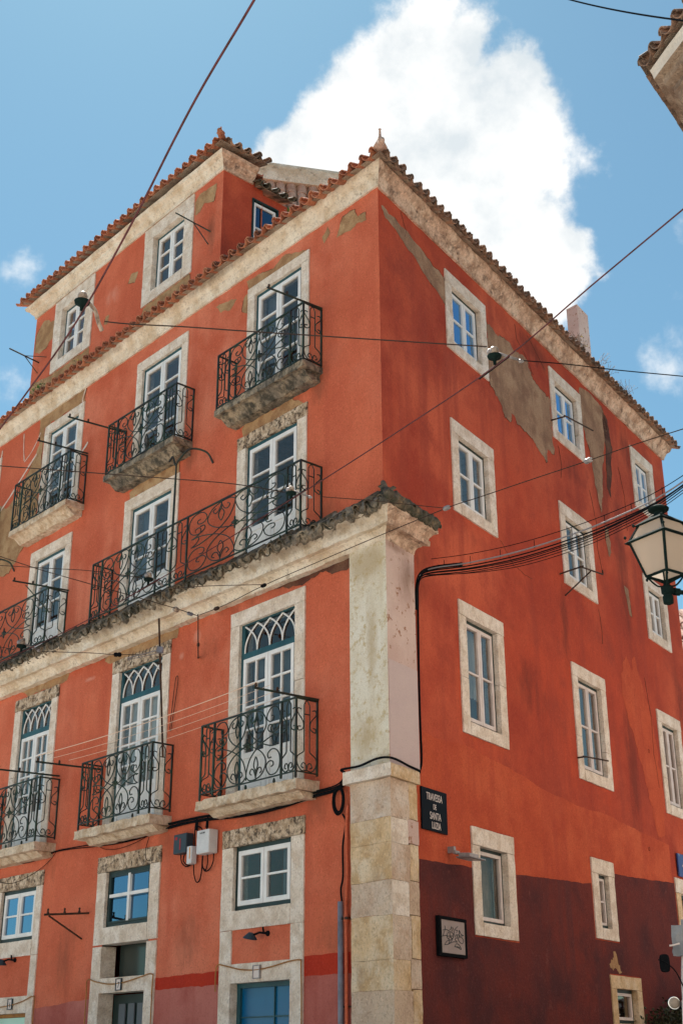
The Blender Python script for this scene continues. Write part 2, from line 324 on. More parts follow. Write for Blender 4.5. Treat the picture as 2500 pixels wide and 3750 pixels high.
def sag(a, b, d, n=14):
    a = Vector(a); b = Vector(b)
    return [a.lerp(b, i / n) - Vector((0, 0, d * 4 * (i / n) * (1 - i / n))) for i in range(n + 1)]
def stains(M, fr, items, col):
    '''grime with a place of its own on a wall: (s, z, half width, half height, strength)'''
    t = M.node_tree; n = t.nodes; l = t.links; b = n['Principled BSDF']; cur = b.inputs['Base Color'].links[0].from_socket
    g = n.new('ShaderNodeNewGeometry'); q = n.new('ShaderNodeTexNoise'); q.inputs['Scale'].default_value = 3.2; q.inputs['Detail'].default_value = 8; q.inputs['Roughness'].default_value = .7
    mp = n.new('ShaderNodeMapping'); mp.inputs['Scale'].default_value = (1.6, 1.6, .55); l.new(g.outputs['Position'], mp.inputs[0]); l.new(mp.outputs[0], q.inputs['Vector'])
    acc = None
    def mm(op, a, b_=None, c=None):
        x = n.new('ShaderNodeMath'); x.operation = op
        for i, v in enumerate((a, b_, c)):
            if v is None: continue
            if isinstance(v, (int, float)): x.inputs[i].default_value = v
            else: l.new(v, x.inputs[i])
        return x.outputs[0]
    for s_, z_, ws, hz_, k_ in items:
        c = fr.P(s_, 0, z_); sb = n.new('ShaderNodeVectorMath'); sb.operation = 'SUBTRACT'; l.new(g.outputs['Position'], sb.inputs[0]); sb.inputs[1].default_value = c
        d1 = n.new('ShaderNodeVectorMath'); d1.operation = 'DOT_PRODUCT'; l.new(sb.outputs[0], d1.inputs[0]); d1.inputs[1].default_value = fr.d / ws
        d2 = n.new('ShaderNodeVectorMath'); d2.operation = 'DOT_PRODUCT'; l.new(sb.outputs[0], d2.inputs[0]); d2.inputs[1].default_value = (0, 0, 1 / hz_)
        r = mm('SQRT', mm('ADD', mm('MULTIPLY', d1.outputs['Value'], d1.outputs['Value']), mm('MULTIPLY', d2.outputs['Value'], d2.outputs['Value'])))
        v = mm('MULTIPLY', mm('SUBTRACT', 1.0, r), k_); acc = v if acc is None else mm('MAXIMUM', acc, v)
    f = mm('ADD', acc, mm('MULTIPLY', mm('SUBTRACT', q.outputs['Fac'], .5), 1.5))
    r = n.new('ShaderNodeMapRange'); r.interpolation_type = 'SMOOTHSTEP'; r.inputs[1].default_value = .05; r.inputs[2].default_value = .85; r.inputs[4].default_value = .62; l.new(mm('MULTIPLY', f, mm('MINIMUM', mm('MAXIMUM', mm('MULTIPLY', acc, 4.0), 0.0), 1.0)), r.inputs[0])
    x = n.new('ShaderNodeMixRGB'); l.new(r.outputs[0], x.inputs[0]); l.new(cur, x.inputs[1]); x.inputs[2].default_value = (*col, 1); l.new(x.outputs[0], b.inputs['Base Color'])
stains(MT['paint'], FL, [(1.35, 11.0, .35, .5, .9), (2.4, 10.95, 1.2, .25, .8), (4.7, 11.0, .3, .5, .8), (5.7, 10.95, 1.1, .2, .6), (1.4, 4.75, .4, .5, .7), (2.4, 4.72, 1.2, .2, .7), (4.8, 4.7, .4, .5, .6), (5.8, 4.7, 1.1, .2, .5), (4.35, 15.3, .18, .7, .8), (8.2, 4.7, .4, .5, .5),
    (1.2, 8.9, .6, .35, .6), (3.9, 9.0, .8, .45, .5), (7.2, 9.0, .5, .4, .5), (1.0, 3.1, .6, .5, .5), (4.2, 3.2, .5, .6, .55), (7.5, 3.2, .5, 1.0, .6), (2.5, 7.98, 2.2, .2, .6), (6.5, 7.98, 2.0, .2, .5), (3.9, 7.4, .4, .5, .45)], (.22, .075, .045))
stains(MT['paint'], FL, [(4.25, 7.72, .14, .16, .75), (4.66, 7.5, .10, .09, .8), (7.4, 7.72, .25, .06, .8), (7.6, 15.6, .5, .35, .45)], (.66, .32, .24))
stains(MT['paint_shaded'], FR, [(7.9, 12.2, .55, 2.4, 1.0), (8.6, 10.2, .5, 2.2, .8), (5.7, 8.4, .25, 1.2, .8), (4.2, 7.0, 1.0, .8, .55), (8.2, 6.5, .4, 2.0, .8), (1.3, 3.95, .25, .4, .9), (5.3, 13.5, 1.0, .4, .9), (9.4, 13.2, .5, .8, .7), (6.5, 11.6, .8, .5, .4), (2.6, 8.9, .9, .4, .35), (11.0, 8.0, .4, 2.5, .5), (4.6, 4.9, 1.2, .5, .4), (.9, 8.0, .5, .9, .6)], (.13, .032, .024))
stains(MT['pil'], FL, [(.25, 7.75, .55, .35, 1.2), (.15, 6.6, .16, 1.1, .9), (.3, 5.4, .3, .5, .8)], (.42, .29, .14))
stains(MT['pil_side'], FR, [(.35, 7.6, .3, .6, .8), (.1, 7.95, .6, .12, .9)], (.22, .12, .08))
stains(MT['ashlar'], FL, [(.1, 3.6, .25, .3, .8), (.4, 2.6, .2, .3, .7), (.3, 4.3, .3, .2, .6)], (.30, .18, .10))
stains(MT['cornice'], FL, [(1.5, 8.3, 3.2, .12, .9), (6.0, 8.3, 3.2, .12, .9), (4.0, 14.12, 1.6, .12, .7), (7.5, 14.1, 1.2, .12, .6)], (.12, .08, .05))
# ------------------------------------------------------------------ ground
g = MB(); xs = [-900, -200, -60, -30, -15, -6, 0, 2, 4, 6, 8, 12, 20, 60, 200, 900]; ys = [-900, -200, -60, -20, -5, 0, 4, 8, 12, 16, 20, 24, 28, 34, 40, 80, 300, 1500]
def gz(x, y): return .13 * min(max(x, 0), 12) + .05 * min(max(y, 0), 40)
g.quadgrid([[Vector((x, y, gz(x, y))) for x in xs] for y in ys])
tag(g.build('ground', 'ground', smooth=True), 'pale cobbled street climbing past the corner house', 'ground', kind='structure')
# ------------------------------------------------------------------ the corner house
H = empty('corner_house', 'orange red four storey corner house with iron balconies, stone surrounds and tiled eaves', 'house')
LE, RE, ZT = 15.0, 11.6, 14.0
colL = [(1.60, 3.30), (4.93, 6.60), (8.42, 9.95), (11.80, 13.40)]
colR = [(1.97, 3.35), (5.82, 7.20), (9.64, 10.86)]
bw = .215
openL = []; openR = []; openA = []; openS = []
def wall_sheet(mb, fr, s0, s1, z0, z1, holes, e=0.0):
    ss = sorted({s0, s1, *[h[0] for h in holes], *[h[1] for h in holes]}); zz = sorted({z0, z1, *[h[2] for h in holes], *[h[3] for h in holes]})
    ss = [a for a in ss if s0 <= a <= s1]; zz = [a for a in zz if z0 <= a <= z1]
    for a, b in zip(ss, ss[1:]):
        for c, d in zip(zz, zz[1:]):
            cs, cz = (a + b) / 2, (c + d) / 2
            if any(h[0] < cs < h[1] and h[2] < cz < h[3] for h in holes): continue
            mb.f.append(tuple(mb.V(fr.P(p, e, q)) for p, q in ((a, c), (b, c), (b, d), (a, d))))
def surround(fr, s0, s1, z0, z1, holes, b=bw, lint=None, base=True, mt='stone', lm=None, sill=.0, name='window', e1=.022, parent=None):
    """stone frame round an opening; returns the part (a stone mesh) and the opening"""
    lint = lint or b; zb = z0 + (sill or b) if base else z0
    mb = MB(); R = dict(step=.12, amp=.005, sc=6)
    for u0, u1 in ((s0, s0 + b), (s1 - b, s1)):
        H_ = z1 - lint - z0; cuts = [z0] + ([z0 + H_ * random.uniform(.35, .65)] if H_ > 1.2 else []) + [z1 - lint]
        for c0_, c1_ in zip(cuts, cuts[1:]): mb.rbox(fr, u0, u1, -.24, e1 + random.uniform(-.003, .003), c0_ + .002, c1_ - .006, **R)
    if base: mb.rbox(fr, s0 + b + .003, s1 - b - .003, -.24, e1 + .006, z0, zb, **R)
    o = None
    nf = len(mb.f)
    if lm: mb.rbox(fr, s0 - .01, s1 + .01, -.24, e1 + .003, z1 - lint, z1, step=.08, amp=.010, sc=6)
    else: mb.rbox(fr, s0, s1, -.24, e1 + .003, z1 - lint, z1, **R)
    o = mb.build(name, mt, parent or H)
    if lm:
        o.data.materials.append(MT[lm])
        for k_ in range(nf, len(o.data.polygons)): o.data.polygons[k_].material_index = 1
    holes.append((s0 + .02, s1 - .02, z0 + .02, z1 - .02))
    return o, (s0 + b, s1 - b, zb, z1 - lint)
def leaves(fr, part, s0, s1, z0, z1, rows, cols=1, panel=None, fe=-.03, fm='teal', sm='white', gl='glass', fw=.06, st=.065, curtain=None, top=0.0, single=False, bar=.03, fr_=None, shift=0.0):
    """frame, two glazed leaves, panes"""
    f = MB(); fl_ = fw; fr_ = fr_ or fw
    for a in ((s0, s0 + fl_, z0, z1), (s1 - fr_, s1, z0, z1)): f.box(fr, a[0], a[1], fe - .08, fe, a[2], a[3])
    f.box(fr, s0 + fw, s1 - fr_, fe - .08, fe, z1 - fw, z1)
    if panel is None: f.box(fr, s0 + fw, s1 - fr_, fe - .08, fe, z0, z0 + fw)
    f.build('frame', fm, part)
    a0, a1, b0, b1 = s0 + fw + .004, s1 - fr_ - .004, (z0 + fw + .004 if panel is None else z0 + .01), z1 - fw - .004
    mid = (a0 + a1) / 2 + shift
    spans = [(a0, a1)] if single else [(a0, mid - .004), (mid + .004, a1)]
    e1 = fe + .012; e0 = fe - .045
    for x0, x1 in spans:
        w = MB()
        w.box(fr, x0, x0 + st, e0, e1, b0, b1); w.box(fr, x1 - st, x1, e0, e1, b0, b1)
        w.box(fr, x0 + st, x1 - st, e0, e1 - .001, b1 - st, b1)
        g0 = b0 + st
        if panel is not None:
            g0 = panel
            w.box(fr, x0 + st, x1 - st, e0, e1 - .001, panel - .08, panel); w.box(fr, x0 + st, x1 - st, e0, e1 - .001, b0, b0 + .09)
            w.box(fr, x0 + st, x1 - st, e0 + .01, e1 - .014, b0 + .09, panel - .08)
            w.box(fr, x0 + st + .05, x1 - st - .05, e0 + .01, e1 - .006, b0 + .15, panel - .14)
        else: w.box(fr, x0 + st, x1 - st, e0, e1 - .001, b0, b0 + st)
        for i in range(1, rows):
            zz = g0 + (b1 - st - g0) * i / rows; w.box(fr, x0 + st, x1 - st, e0 + .012, e1 - .006, zz - bar / 2, zz + bar / 2)
        for i in range(1, cols):
            aa = x0 + st + (x1 - x0 - 2 * st) * i / cols; w.box(fr, aa - bar / 2, aa + bar / 2, e0 + .010, e1 - .008, g0, b1 - st)
        wo_ = w.build('casement', sm, part, bevel=.004)
        p = MB(); p.f.append(tuple(p.V(fr.P(a, fe - .02, z)) for a, z in ((x0 + st - .01, g0 - .01), (x1 - st + .01, g0 - .01), (x1 - st + .01, b1 - st + .01), (x0 + st - .01, b1 - st + .01))))
        p.build('pane', gl, part)
    # night-dark room lining just behind, plus curtain
    if curtain:
        cm, c0, c1 = curtain[:3]; zc = curtain[3] if len(curtain) > 3 else b0
        A = a0 + (a1 - a0) * c0; B = a0 + (a1 - a0) * c1; n = 26
        c = MB(); c.quadgrid([[fr.P(A + (B - A) * i / n, fe - .16 + .022 * math.sin(i * 2.1 + 1.3 * math.sin(i)), z) for i in range(n + 1)] for z in (zc, (zc + b1) / 2, b1)])
        c.build('curtain', cm, part, smooth=True)
DARK = MB()
# --- row of balcony doors, top storey (left wall)
for i, (a, b) in enumerate([(1.59, 3.17), (4.89, 6.51), (8.38, 9.90), (11.75, 13.3)]):
    p, o = surround(FL, a, b, 11.24, 13.53, openL, b=.185, name='balcony_door', base=False)
    leaves(FL, p, o[0], o[1], 11.25, o[3], 4, 1, panel=11.60, curtain=[('blind', .6, .95), None, ('blind', .0, .4), None][i])
# --- second floor doors
for i, (a, b) in enumerate(colL):
    p, o = surround(FL, a + .02, b + .03, 8.70, 10.79, openL, name='balcony_door', base=False, lm=('stone_dirty' if i == 0 else None))
    leaves(FL, p, o[0], o[1], 8.71, o[3], 3, 1, panel=9.17, curtain=[None, ('blind', .55, .95), None, None][i])
# --- first floor doors with arched transom
for i, (a, b) in enumerate(colL):
    p, o = surround(FL, a + .02, b + .05, 5.00, 7.84, openL, name='balcony_door', base=False, lm='stone_dirty' if i else None)
    s0, s1 = o[0], o[1]
    leaves(FL, p, s0, s1, 5.01, 7.15, 4, 2, panel=5.68, fw=.065, curtain=[('blind', .0, 1.0), ('curtain', .0, .98), ('blind', .0, 1.0), None][i])
    t = MB(); t.box(FL, s0, s1, -.11, -.03, 7.151, 7.175); t.box(FL, s0, s1, -.11, -.03, 7.60, 7.65); t.box(FL, s0, s0 + .065, -.11, -.03, 7.175, 7.60); t.box(FL, s1 - .065, s1, -.11, -.03, 7.175, 7.60)
    t.build('transom_frame', 'teal', p)
    tr = MB(); x0, x1 = s0 + .065, s1 - .065; w = (x1 - x0) / 4; zA, zB = 7.175, 7.595
    for k in range(-1, 5):
        for sgn in (1, -1):
            cx = x0 + w * (k if sgn > 0 else k + 1)          # each rib springs at a node and leans across 2 bays
            pts = []
            for j in range(9):
                tt = j / 8; ss = cx + sgn * w * tt ** 2.5; pts.append((ss, zA + (zB - zA) * tt))
            pts = [q for q in pts if x0 - .001 <= q[0] <= x1 + .001]
            if len(pts) > 1: tr.tube([FL.P(q[0], -.045, q[1]) for q in pts], .014, 5)
    tr.build('tracery', 'white', p)
    q = MB(); q.f.append(tuple(q.V(FL.P(a_, -.06, z_)) for a_, z_ in ((x0, zA), (x1, zA), (x1, zB + .01), (x0, zB + .01)))); q.build('pane', 'glass', p)
# --- ground floor openings of left wall
for i, (a, b) in enumerate(colL):
    a_, b_ = a + .0, b + .08; bb = .26 if i < 2 else .2
    p, o = surround(FL, a_, b_, 3.27 if i != 1 else 3.29, 4.62, openL, b=bb, lint=.24, sill=.25, name='window', lm='stone_dirty')
    if i == 1:
        leaves(FL, p, o[0], o[1], o[2], o[3], 2, 2, single=True, fm='green', sm='green', gl='glass2', fw=.05, st=.035, bar=.0)
        wb = MB(); ms = (o[0] + o[1]) / 2; wb.box(FL, ms - .03, ms + .03, -.075, -.01, o[2] + .07, o[3] - .07); wb.box(FL, o[0] + .07, ms - .03, -.07, -.015, 3.98, 4.03); wb.box(FL, ms + .03, o[1] - .07, -.07, -.015, 3.98, 4.03)
        wb.build('glazing_bar', 'white', p)
    else: leaves(FL, p, o[0], o[1], o[2], o[3], 2, 1, fm='green', gl='glass' if i == 0 else 'glass2', fw=.06, curtain=('blind', .1, .3) if i == 0 else None)
    zt = 2.83 if i == 0 else (2.80 if i == 1 else 2.64); zd = 2.59 if i < 2 else 2.38
    d = MB(); R = dict(step=.16, amp=.0035, sc=5)
    d.rbox(FL, a_, a_ + bb, -.24, .022, .1, 3.265, **R); d.rbox(FL, b_ - bb, b_, -.24, .022, .1, 3.265, **R); d.rbox(FL, a_ + bb + .003, b_ - bb - .003, -.24, .024, zd, zt, **R)
    dp = d.build('doorway', 'stone', H)
    openL.append((a_ + bb - .02, b_ - bb + .02, .1, zd + .02))
    if i == 1:
        openL.append((a_ + bb - .02, b_ - bb + .02, zt - .02, 3.31))
        q = MB(); q.box(FL, a_ + bb, b_ - bb, -.36, -.32, zt, 3.3); q.build('overlight', 'blackglass', dp)
        q = MB()
        for k in range(4): q.box(FL, a_ + bb + .1 + k * .25, a_ + bb + .27 + k * .25, -.24, -.22, 1.2, 2.44)
        q.build('door_pane', 'blind', dp)
        q = MB(); q.box(FL, a_ + bb, b_ - bb, -.30, -.25, .1, 2.57); q.build('door_leaf', 'green', dp)
    elif i == 0:
        q = MB(); q.box(FL, a_ + bb, b_ - bb, -.16, -.10, 2.53, 2.588); q.box(FL, b_ - bb - .07, b_ - bb, -.16, -.101, .1, 2.53); q.box(FL, a_ + bb, a_ + bb + .03, -.16, -.101, .1, 2.53)
        q.box(FL, 2.33, 2.345, -.145, -.115, .1, 2.53); q.box(FL, a_ + bb + .03, b_ - bb - .07, -.145, -.116, 2.16, 2.175); q.build('door_frame', 'teal', dp)
        q = MB(); q.f.append(tuple(q.V(FL.P(x, -.14, z)) for x, z in ((a_ + bb, .1), (b_ - bb, .1), (b_ - bb, 2.55), (a_ + bb, 2.55)))); q.build('door_pane', 'blueglass', dp)
    else:
        q = MB(); q.box(FL, a_ + bb, b_ - bb, -.16, -.12, .1, 2.32); q.build('shop_panel', 'mint', dp)
        q = MB(); q.box(FL, a_ + bb, b_ - bb, -.17, -.09, 2.325, 2.378); q.build('door_frame', 'yellowcord', dp)
# --- attic windows
for a, b in ((4.92, 6.55), (8.39, 9.96)):
    p, o = surround(FL, a, b, 14.78, 16.50, openA, b=.30 if b < 7 else .3, lint=.27, sill=.22, name='window')
    leaves(FL, p, o[0], o[1], o[2], o[3], 3, 1, fw=.055, fe=-.09, curtain=('blind', .0, .3))
# --- right wall windows
def rwin(c, z0, z1, cur=None, gl='glass', b=.21):
    p, o = surround(FR, c[0], c[1], z0, z1, openR, b=b, lint=b + .01, sill=b - .03, name='window')
    leaves(FR, p, o[0], o[1], o[2], o[3], 2, 1, fm='green', sm='pinkwhite' if z0 < 9 else 'white', fw=.05, st=.055, fe=-.062, shift=.03, gl=gl, curtain=cur)
for c, cur in zip(colR, (None, ('curtain', .25, .9), None)): rwin(c, 12.0, 13.46 if c[0] < 9 else 13.38, cur, 'glass2')
for c, cur in zip(colR, (('curtain', .0, .5), None, ('curtain', .2, .7))): rwin(c, 9.19, 10.74 if c[0] < 9 else 10.55, cur)
for c, cur in zip(colR, (('curtain', .1, .9, 6.5), ('curtain', .0, .6), ('curtain', .1, .5))): rwin(c, 5.83, 7.79, cur, 'glass')
p, o = surround(FR, 2.07, 3.31, 3.15, 4.56, openR, b=.22, lint=.24, sill=.17, name='window')
leaves(FR, p, o[0], o[1], o[2], o[3], 1, 1, fm='green', sm='pinkwhite', single=True, fw=.04, st=.05, fe=-.075, gl='glass3', curtain=('tan_curtain', .0, 1.0))
p, o = surround(FR, 6.0, 6.88, 3.38, 4.61, openR, b=.24, lint=.23, sill=.17, name='window')
leaves(FR, p, o[0], o[1], o[2], o[3], 2, 1, fm='green', sm='pinkwhite', single=True, fw=.05, st=.04, fe=-.055, curtain=('curtain', .0, 1))
p, o = surround(FR, 6.40, 7.63, 2.02, 2.86, openR, b=.20, lint=.19, sill=.14, name='window', mt='ashlar')
leaves(FR, p, o[0], o[1], o[2], o[3], 1, 1, fm='green', sm='pinkwhite', single=True, fw=.05, st=.045, fe=-.075)
p, o = surround(FR, 9.70, 11.2, 2.2, 4.68, openR, b=.22, lint=.26, base=False, name='side_door', mt='ashlar', lm='stone')
q = MB(); q.box(FR, o[0], o[1], -.2, -.16, 2.2, o[3]); q.build('door_leaf', 'wood', p)
q = MB(); q.box(FR, o[0], o[0] + .07, -.155, -.08, 2.2, o[3]); q.box(FR, o[0] + .07, o[1], -.155, -.08, o[3] - .06, o[3]); q.build('door_frame', 'green', p)
# --- small window of the attic's flank
p, o = surround(FA, .66, 1.27, 14.6, 16.24, openS, b=.035, name='window', mt='green')
leaves(FA, p, .69, 1.24, 14.62, 16.2, 3, 1, single=True, fw=.015, st=.05, fm='green', fe=-.02, gl='glass2')
# --- wall sheets
w = MB(); wall_sheet(w, FL, 0, LE, -.5, ZT, openL); wall_sheet(w, FL, 4.04, 10.82, ZT, 16.62, openA)
w.build('wall', 'paint', H, label='lighter orange facade with the balconies')
w = MB(); wall_sheet(w, FR, 0, RE, -.5, ZT, openR); w.build('wall', 'paint_shaded', H, label='flank in red deepened for shade, with three columns of small windows')
w = MB(); wall_sheet(w, FA, 0, .9, 13.2, 16.62, openS); wall_sheet(w, FA, .9, 1.6, 13.2, 16.42, openS); wall_sheet(w, FA, 0, .9, 13.2, 13.3, []); w.build('attic_wall', 'paint_shaded', H)  # attic flank gets the same shade-deepened red
w = MB()  # rear walls and ceilings close the shell
eL = FL.P(LE, 0, 0); eR = FR.P(RE, 0, 0); bk = eL + (eR - Vector((C0[0], C0[1], 0)))
for A_, B_ in ((eL, bk), (bk, eR)): w.f.append(tuple(w.V(Vector((q_.x, q_.y, z))) for q_, z in ((A_, -.5), (B_, -.5), (B_, ZT), (A_, ZT))))
w.build('rear_wall', 'paint_shaded', H)
w = MB()
for A_, B_, t_ in ((FL.P(10.82, 0, 0), FL.P(10.82, -1.6, 0), 16.62), (FL.P(10.82, -1.6, 0), FA.P(1.6, 0, 0), 16.42), (FL.P(10.82, -.9, 0), FA.P(.9, 0, 0), 16.9)): w.f.append(tuple(w.V(Vector((q_.x, q_.y, z))) for q_, z in ((A_, 13.2), (B_, 13.2), (B_, t_), (A_, t_))))
w.build('attic_wall', 'paint', H)
# dado and paint bands, 4 mm proud
def dado(fr, pts, material, label=None, e=.004, jag=.02, name='paint_band'):
    n = []
    for (a, z), (b, y) in zip(pts, pts[1:]):
        k = max(1, int(abs(b - a) / .08))
        for i in range(k):
            t = i / k; aa = a + (b - a) * t; n.append((aa, z + (y - z) * t + noise.noise(Vector((aa * 3.1, z, 0))) * jag + noise.noise(Vector((aa * 17, z, 0))) * jag * .5))
    n.append(pts[-1]); return n
def band(fr, top, bot, holes, material, e=.004):
    mb = MB(); t = dado(fr, top, None); 
    for (a, z1_), (b, z2_) in zip(t, t[1:]):
        c = (a + b) / 2
        lo_ = bot(c) if callable(bot) else bot
        segs = [(lo_, None)]; hs = [h for h in holes if h[0] - .02 < c < h[1] + .02 and h[3] + .02 > lo_ and h[2] < max(z1_, z2_)]
        cur_ = lo_; parts_ = []
        for h in sorted(hs, key=lambda h: h[2]):
            if h[2] - .02 > cur_: parts_.append((cur_, h[2] - .02))
            cur_ = max(cur_, h[3] + .02)
        if cur_ < min(z1_, z2_): parts_.append((cur_, None))
        for l_, u_ in parts_: mb.f.append(tuple(mb.V(fr.P(x, e, z)) for x, z in ((a, l_), (b, l_), (b, z2_ if u_ is None else u_), (a, z1_ if u_ is None else u_))))
    return mb.build('painted_dado', material, H)
gapL = [(1.60, 3.38), (4.93, 6.68), (8.42, 10.03)]
for a, b, zr0, zr1 in ((.02, 1.6, 2.60, 2.86), (3.38, 4.93, 2.58, 2.76)):
    band(FL, [(a, zr0), (b, zr0 + .01)], -.4, [], 'pink'); band(FL, [(a, zr1), (b, zr1 - .01)], lambda s_, z=zr0: z - .03, [], 'redband', e=.003)
band(FL, [(6.68, 2.52), (8.42, 2.44)], -.4, [], 'pink')
band(FR, [(.45, 3.95), (2.07, 4.01), (3.36, 4.06), (5.97, 4.19), (6.0, 4.40), (6.91, 4.44), (9.66, 4.58)], -.4, [(2.07, 3.31, 3.15, 4.56), (6.0, 6.88, 3.38, 4.61), (6.40, 7.63, 2.02, 2.86)], 'dado')
# --- flaked patches of bare plaster and filler
def patch(fr, pts, material, name='bare_patch', e=.005, jag=.05, seed=0, step=.05):
    out = []
    for i in range(len(pts)):
        (a, z), (b, y) = pts[i], pts[(i + 1) % len(pts)]; L_ = math.hypot(b - a, y - z); k = max(1, int(L_ / step)); nx, nz2 = -(y - z) / max(L_, 1e-6), (b - a) / max(L_, 1e-6)
        for j in range(k):
            t = j / k; P_ = Vector((a + (b - a) * t, z + (y - z) * t, seed)); d = noise.noise(P_ * 5) * jag + noise.noise(P_ * 19) * jag * .5
            out.append((P_.x + nx * d, P_.y + nz2 * d))
    bm = bmesh.new(); vs_ = [bm.verts.new(fr.P(a, e, z)) for a, z in out]; es = [bm.edges.new((vs_[i], vs_[(i + 1) % len(vs_)])) for i in range(len(vs_))]
    bmesh.ops.triangle_fill(bm, use_beauty=True, edges=es, normal=fr.n)
    me = bpy.data.meshes.new(name); bm.to_mesh(me); bm.free(); me.materials.append(MT[material]); o = bpy.data.objects.new(name, me); COL.objects.link(o); o.parent = H
    if name == 'bare_patch' and material != 'repaint':
        lip = MB(); run_ = []
        for a, z in out + out[:1]:
            if noise.noise(Vector((a * 2.3, z * 2.3, seed + 5))) > .14: run_.append(fr.P(a, e + .002, z))
            else:
                if len(run_) > 1: lip.tube(run_, .0035, 4)
                run_ = []
        if len(run_) > 1: lip.tube(run_, .0035, 4)
        if lip.v: lip.build('paint_lip', 'stain', o)
    return o
patch(FR, [(3.37, 13.10), (4.0, 13.16), (4.9, 13.12), (5.1, 12.85), (5.78, 12.72), (5.80, 11.95), (5.80, 11.66), (5.62, 11.70), (5.44, 11.36), (5.1, 11.50), (4.89, 11.58), (4.45, 11.62), (4.15, 11.75), (4.05, 11.58), (3.9, 11.55), (3.8, 11.75), (3.6, 11.85), (3.37, 12.02)], 'plaster_side', jag=.09, step=.035)
patch(FR, [(.08, 13.55), (.35, 13.55), (.6, 13.52), (1.18, 13.45), (1.6, 13.32), (1.97, 13.27), (1.97, 12.75), (1.80, 12.86), (1.55, 12.90), (1.03, 13.15), (.75, 13.20), (.5, 13.35), (.2, 13.38)], 'plaster_side', seed=3)
patch(FR, [(7.22, 13.65), (7.7, 13.75), (8.3, 13.70), (8.5, 13.3), (8.25, 12.8), (8.05, 12.2), (7.95, 11.6), (7.8, 11.2), (7.62, 11.7), (7.5, 12.3), (7.24, 12.8)], 'plaster_side', seed=5)
patch(FR, [(8.3, 13.6), (8.55, 13.5), (8.65, 12.9), (8.5, 12.3), (8.35, 11.7), (8.2, 11.9), (8.3, 12.7)], 'stain', seed=7)
patch(FR, [(7.9, 11.0), (8.05, 10.95), (8.08, 10.5), (7.98, 10.3), (7.88, 10.7)], 'plaster_side', seed=8)
patch(FR, [(8.60, 9.98), (8.80, 9.95), (8.86, 9.40), (8.74, 9.42)], 'plaster_side', jag=.02, seed=9)
patch(FR, [(6.45, 3.0), (6.7, 3.22), (6.78, 3.12), (6.92, 2.92), (6.55, 2.9)], 'plaster', jag=.10, seed=2, step=.03)
patch(FL, [(.80, 13.72), (.52, 13.70), (.45, 13.55), (.28, 13.52), (.26, 13.36), (.48, 13.42), (.62, 13.36), (.88, 13.42), (.93, 13.40), (.88, 13.55)], 'plaster', jag=.03)
patch(FL, [(1.6, 13.54), (2.1, 13.54), (2.6, 13.54), (3.17, 13.54), (3.24, 13.75), (2.9, 13.72), (2.5, 13.66), (2.2, 13.76), (1.9, 13.64)], 'plaster', jag=.04, seed=1)
patch(FL, [(3.18, 13.5), (3.30, 13.45), (3.34, 13.2), (3.2, 13.1), (3.185, 13.3)], 'plaster', jag=.03, seed=2)
patch(FL, [(3.5, 13.52), (3.8, 13.60), (4.1, 13.66), (3.95, 13.45), (3.7, 13.42)], 'plaster', jag=.05, seed=4)
patch(FL, [(1.15, 13.72), (1.30, 13.6), (1.24, 13.45), (1.10, 13.58)], 'plaster', jag=.03, seed=6)
patch(FL, [(1.7, 10.80), (3.2, 10.80), (3.25, 10.98), (2.9, 11.10), (2.4, 10.98), (2.0, 11.03)], 'plaster', jag=.05, seed=6)
patch(FL, [(4.98, 10.80), (6.5, 10.80), (6.55, 10.95), (6.2, 11.02), (5.6, 11.05), (4.98, 11.08)], 'plaster', jag=.05, seed=7)
patch(FL, [(8.42, 13.55), (8.38, 13.85), (9.9, 13.85), (10.2, 13.86), (10.1, 13.2), (10.5, 12.7), (10.9, 12.3), (11.3, 12.2), (11.8, 12.4), (11.8, 10.9), (11.4, 10.7), (10.9, 10.65), (10.7, 10.8), (10.2, 11.2), (9.96, 11.24), (9.96, 13.54), (9.0, 13.54)], 'plaster', jag=.07, seed=11)
patch(FL, [(4.80, 7.86), (6.5, 7.82), (6.95, 7.92), (7.0, 8.02), (4.75, 8.02)], 'plaster', jag=.04, seed=12)
patch(FL, [(.6, 7.86), (.9, 7.84), (1.25, 7.93), (1.7, 7.90), (2.2, 7.96), (2.4, 8.03), (.58, 8.03)], 'stain', jag=.05, seed=13)
patch(FL, [(8.2, 7.86), (9.6, 7.86), (9.9, 8.02), (8.1, 8.02)], 'plaster', jag=.05, seed=14)
patch(FL, [(4.22, 16.35), (4.75, 16.40), (4.88, 16.30), (4.88, 16.0), (4.72, 15.98), (4.6, 16.12), (4.3, 15.98)], 'plaster', jag=.03, seed=15)
patch(FL, [(6.75, 15.7), (7.0, 15.78), (7.1, 15.6), (6.85, 15.5)], 'plaster', jag=.03, seed=16)
patch(FL, [(9.98, 16.1), (10.5, 16.35), (10.75, 16.1), (10.75, 15.6), (10.3, 15.55), (9.98, 15.7)], 'plaster', jag=.06, seed=17)
patch(FL, [(4.95, 14.76), (6.5, 14.76), (6.55, 14.55), (5.8, 14.45), (4.95, 14.5)], 'plaster', jag=.04, seed=18)
patch(FL, [(8.42, 14.76), (9.96, 14.76), (10.78, 14.9), (10.78, 14.2), (8.4, 14.3)], 'plaster', jag=.04, seed=19)
patch(FL, [(7.72, 15.2), (7.85, 15.22), (7.9, 15.05), (7.76, 15.0)], 'plaster', jag=.02, seed=20)
MT['repaint'] = mat('lighter_repaint', (.50, .090, .040), (.43, .072, .034), (.53, .11, .05), sc=2, streak=(.38, .06, .034), spk=.4, spk_sc=42, bump=.6, rough=.92, spec=.12)
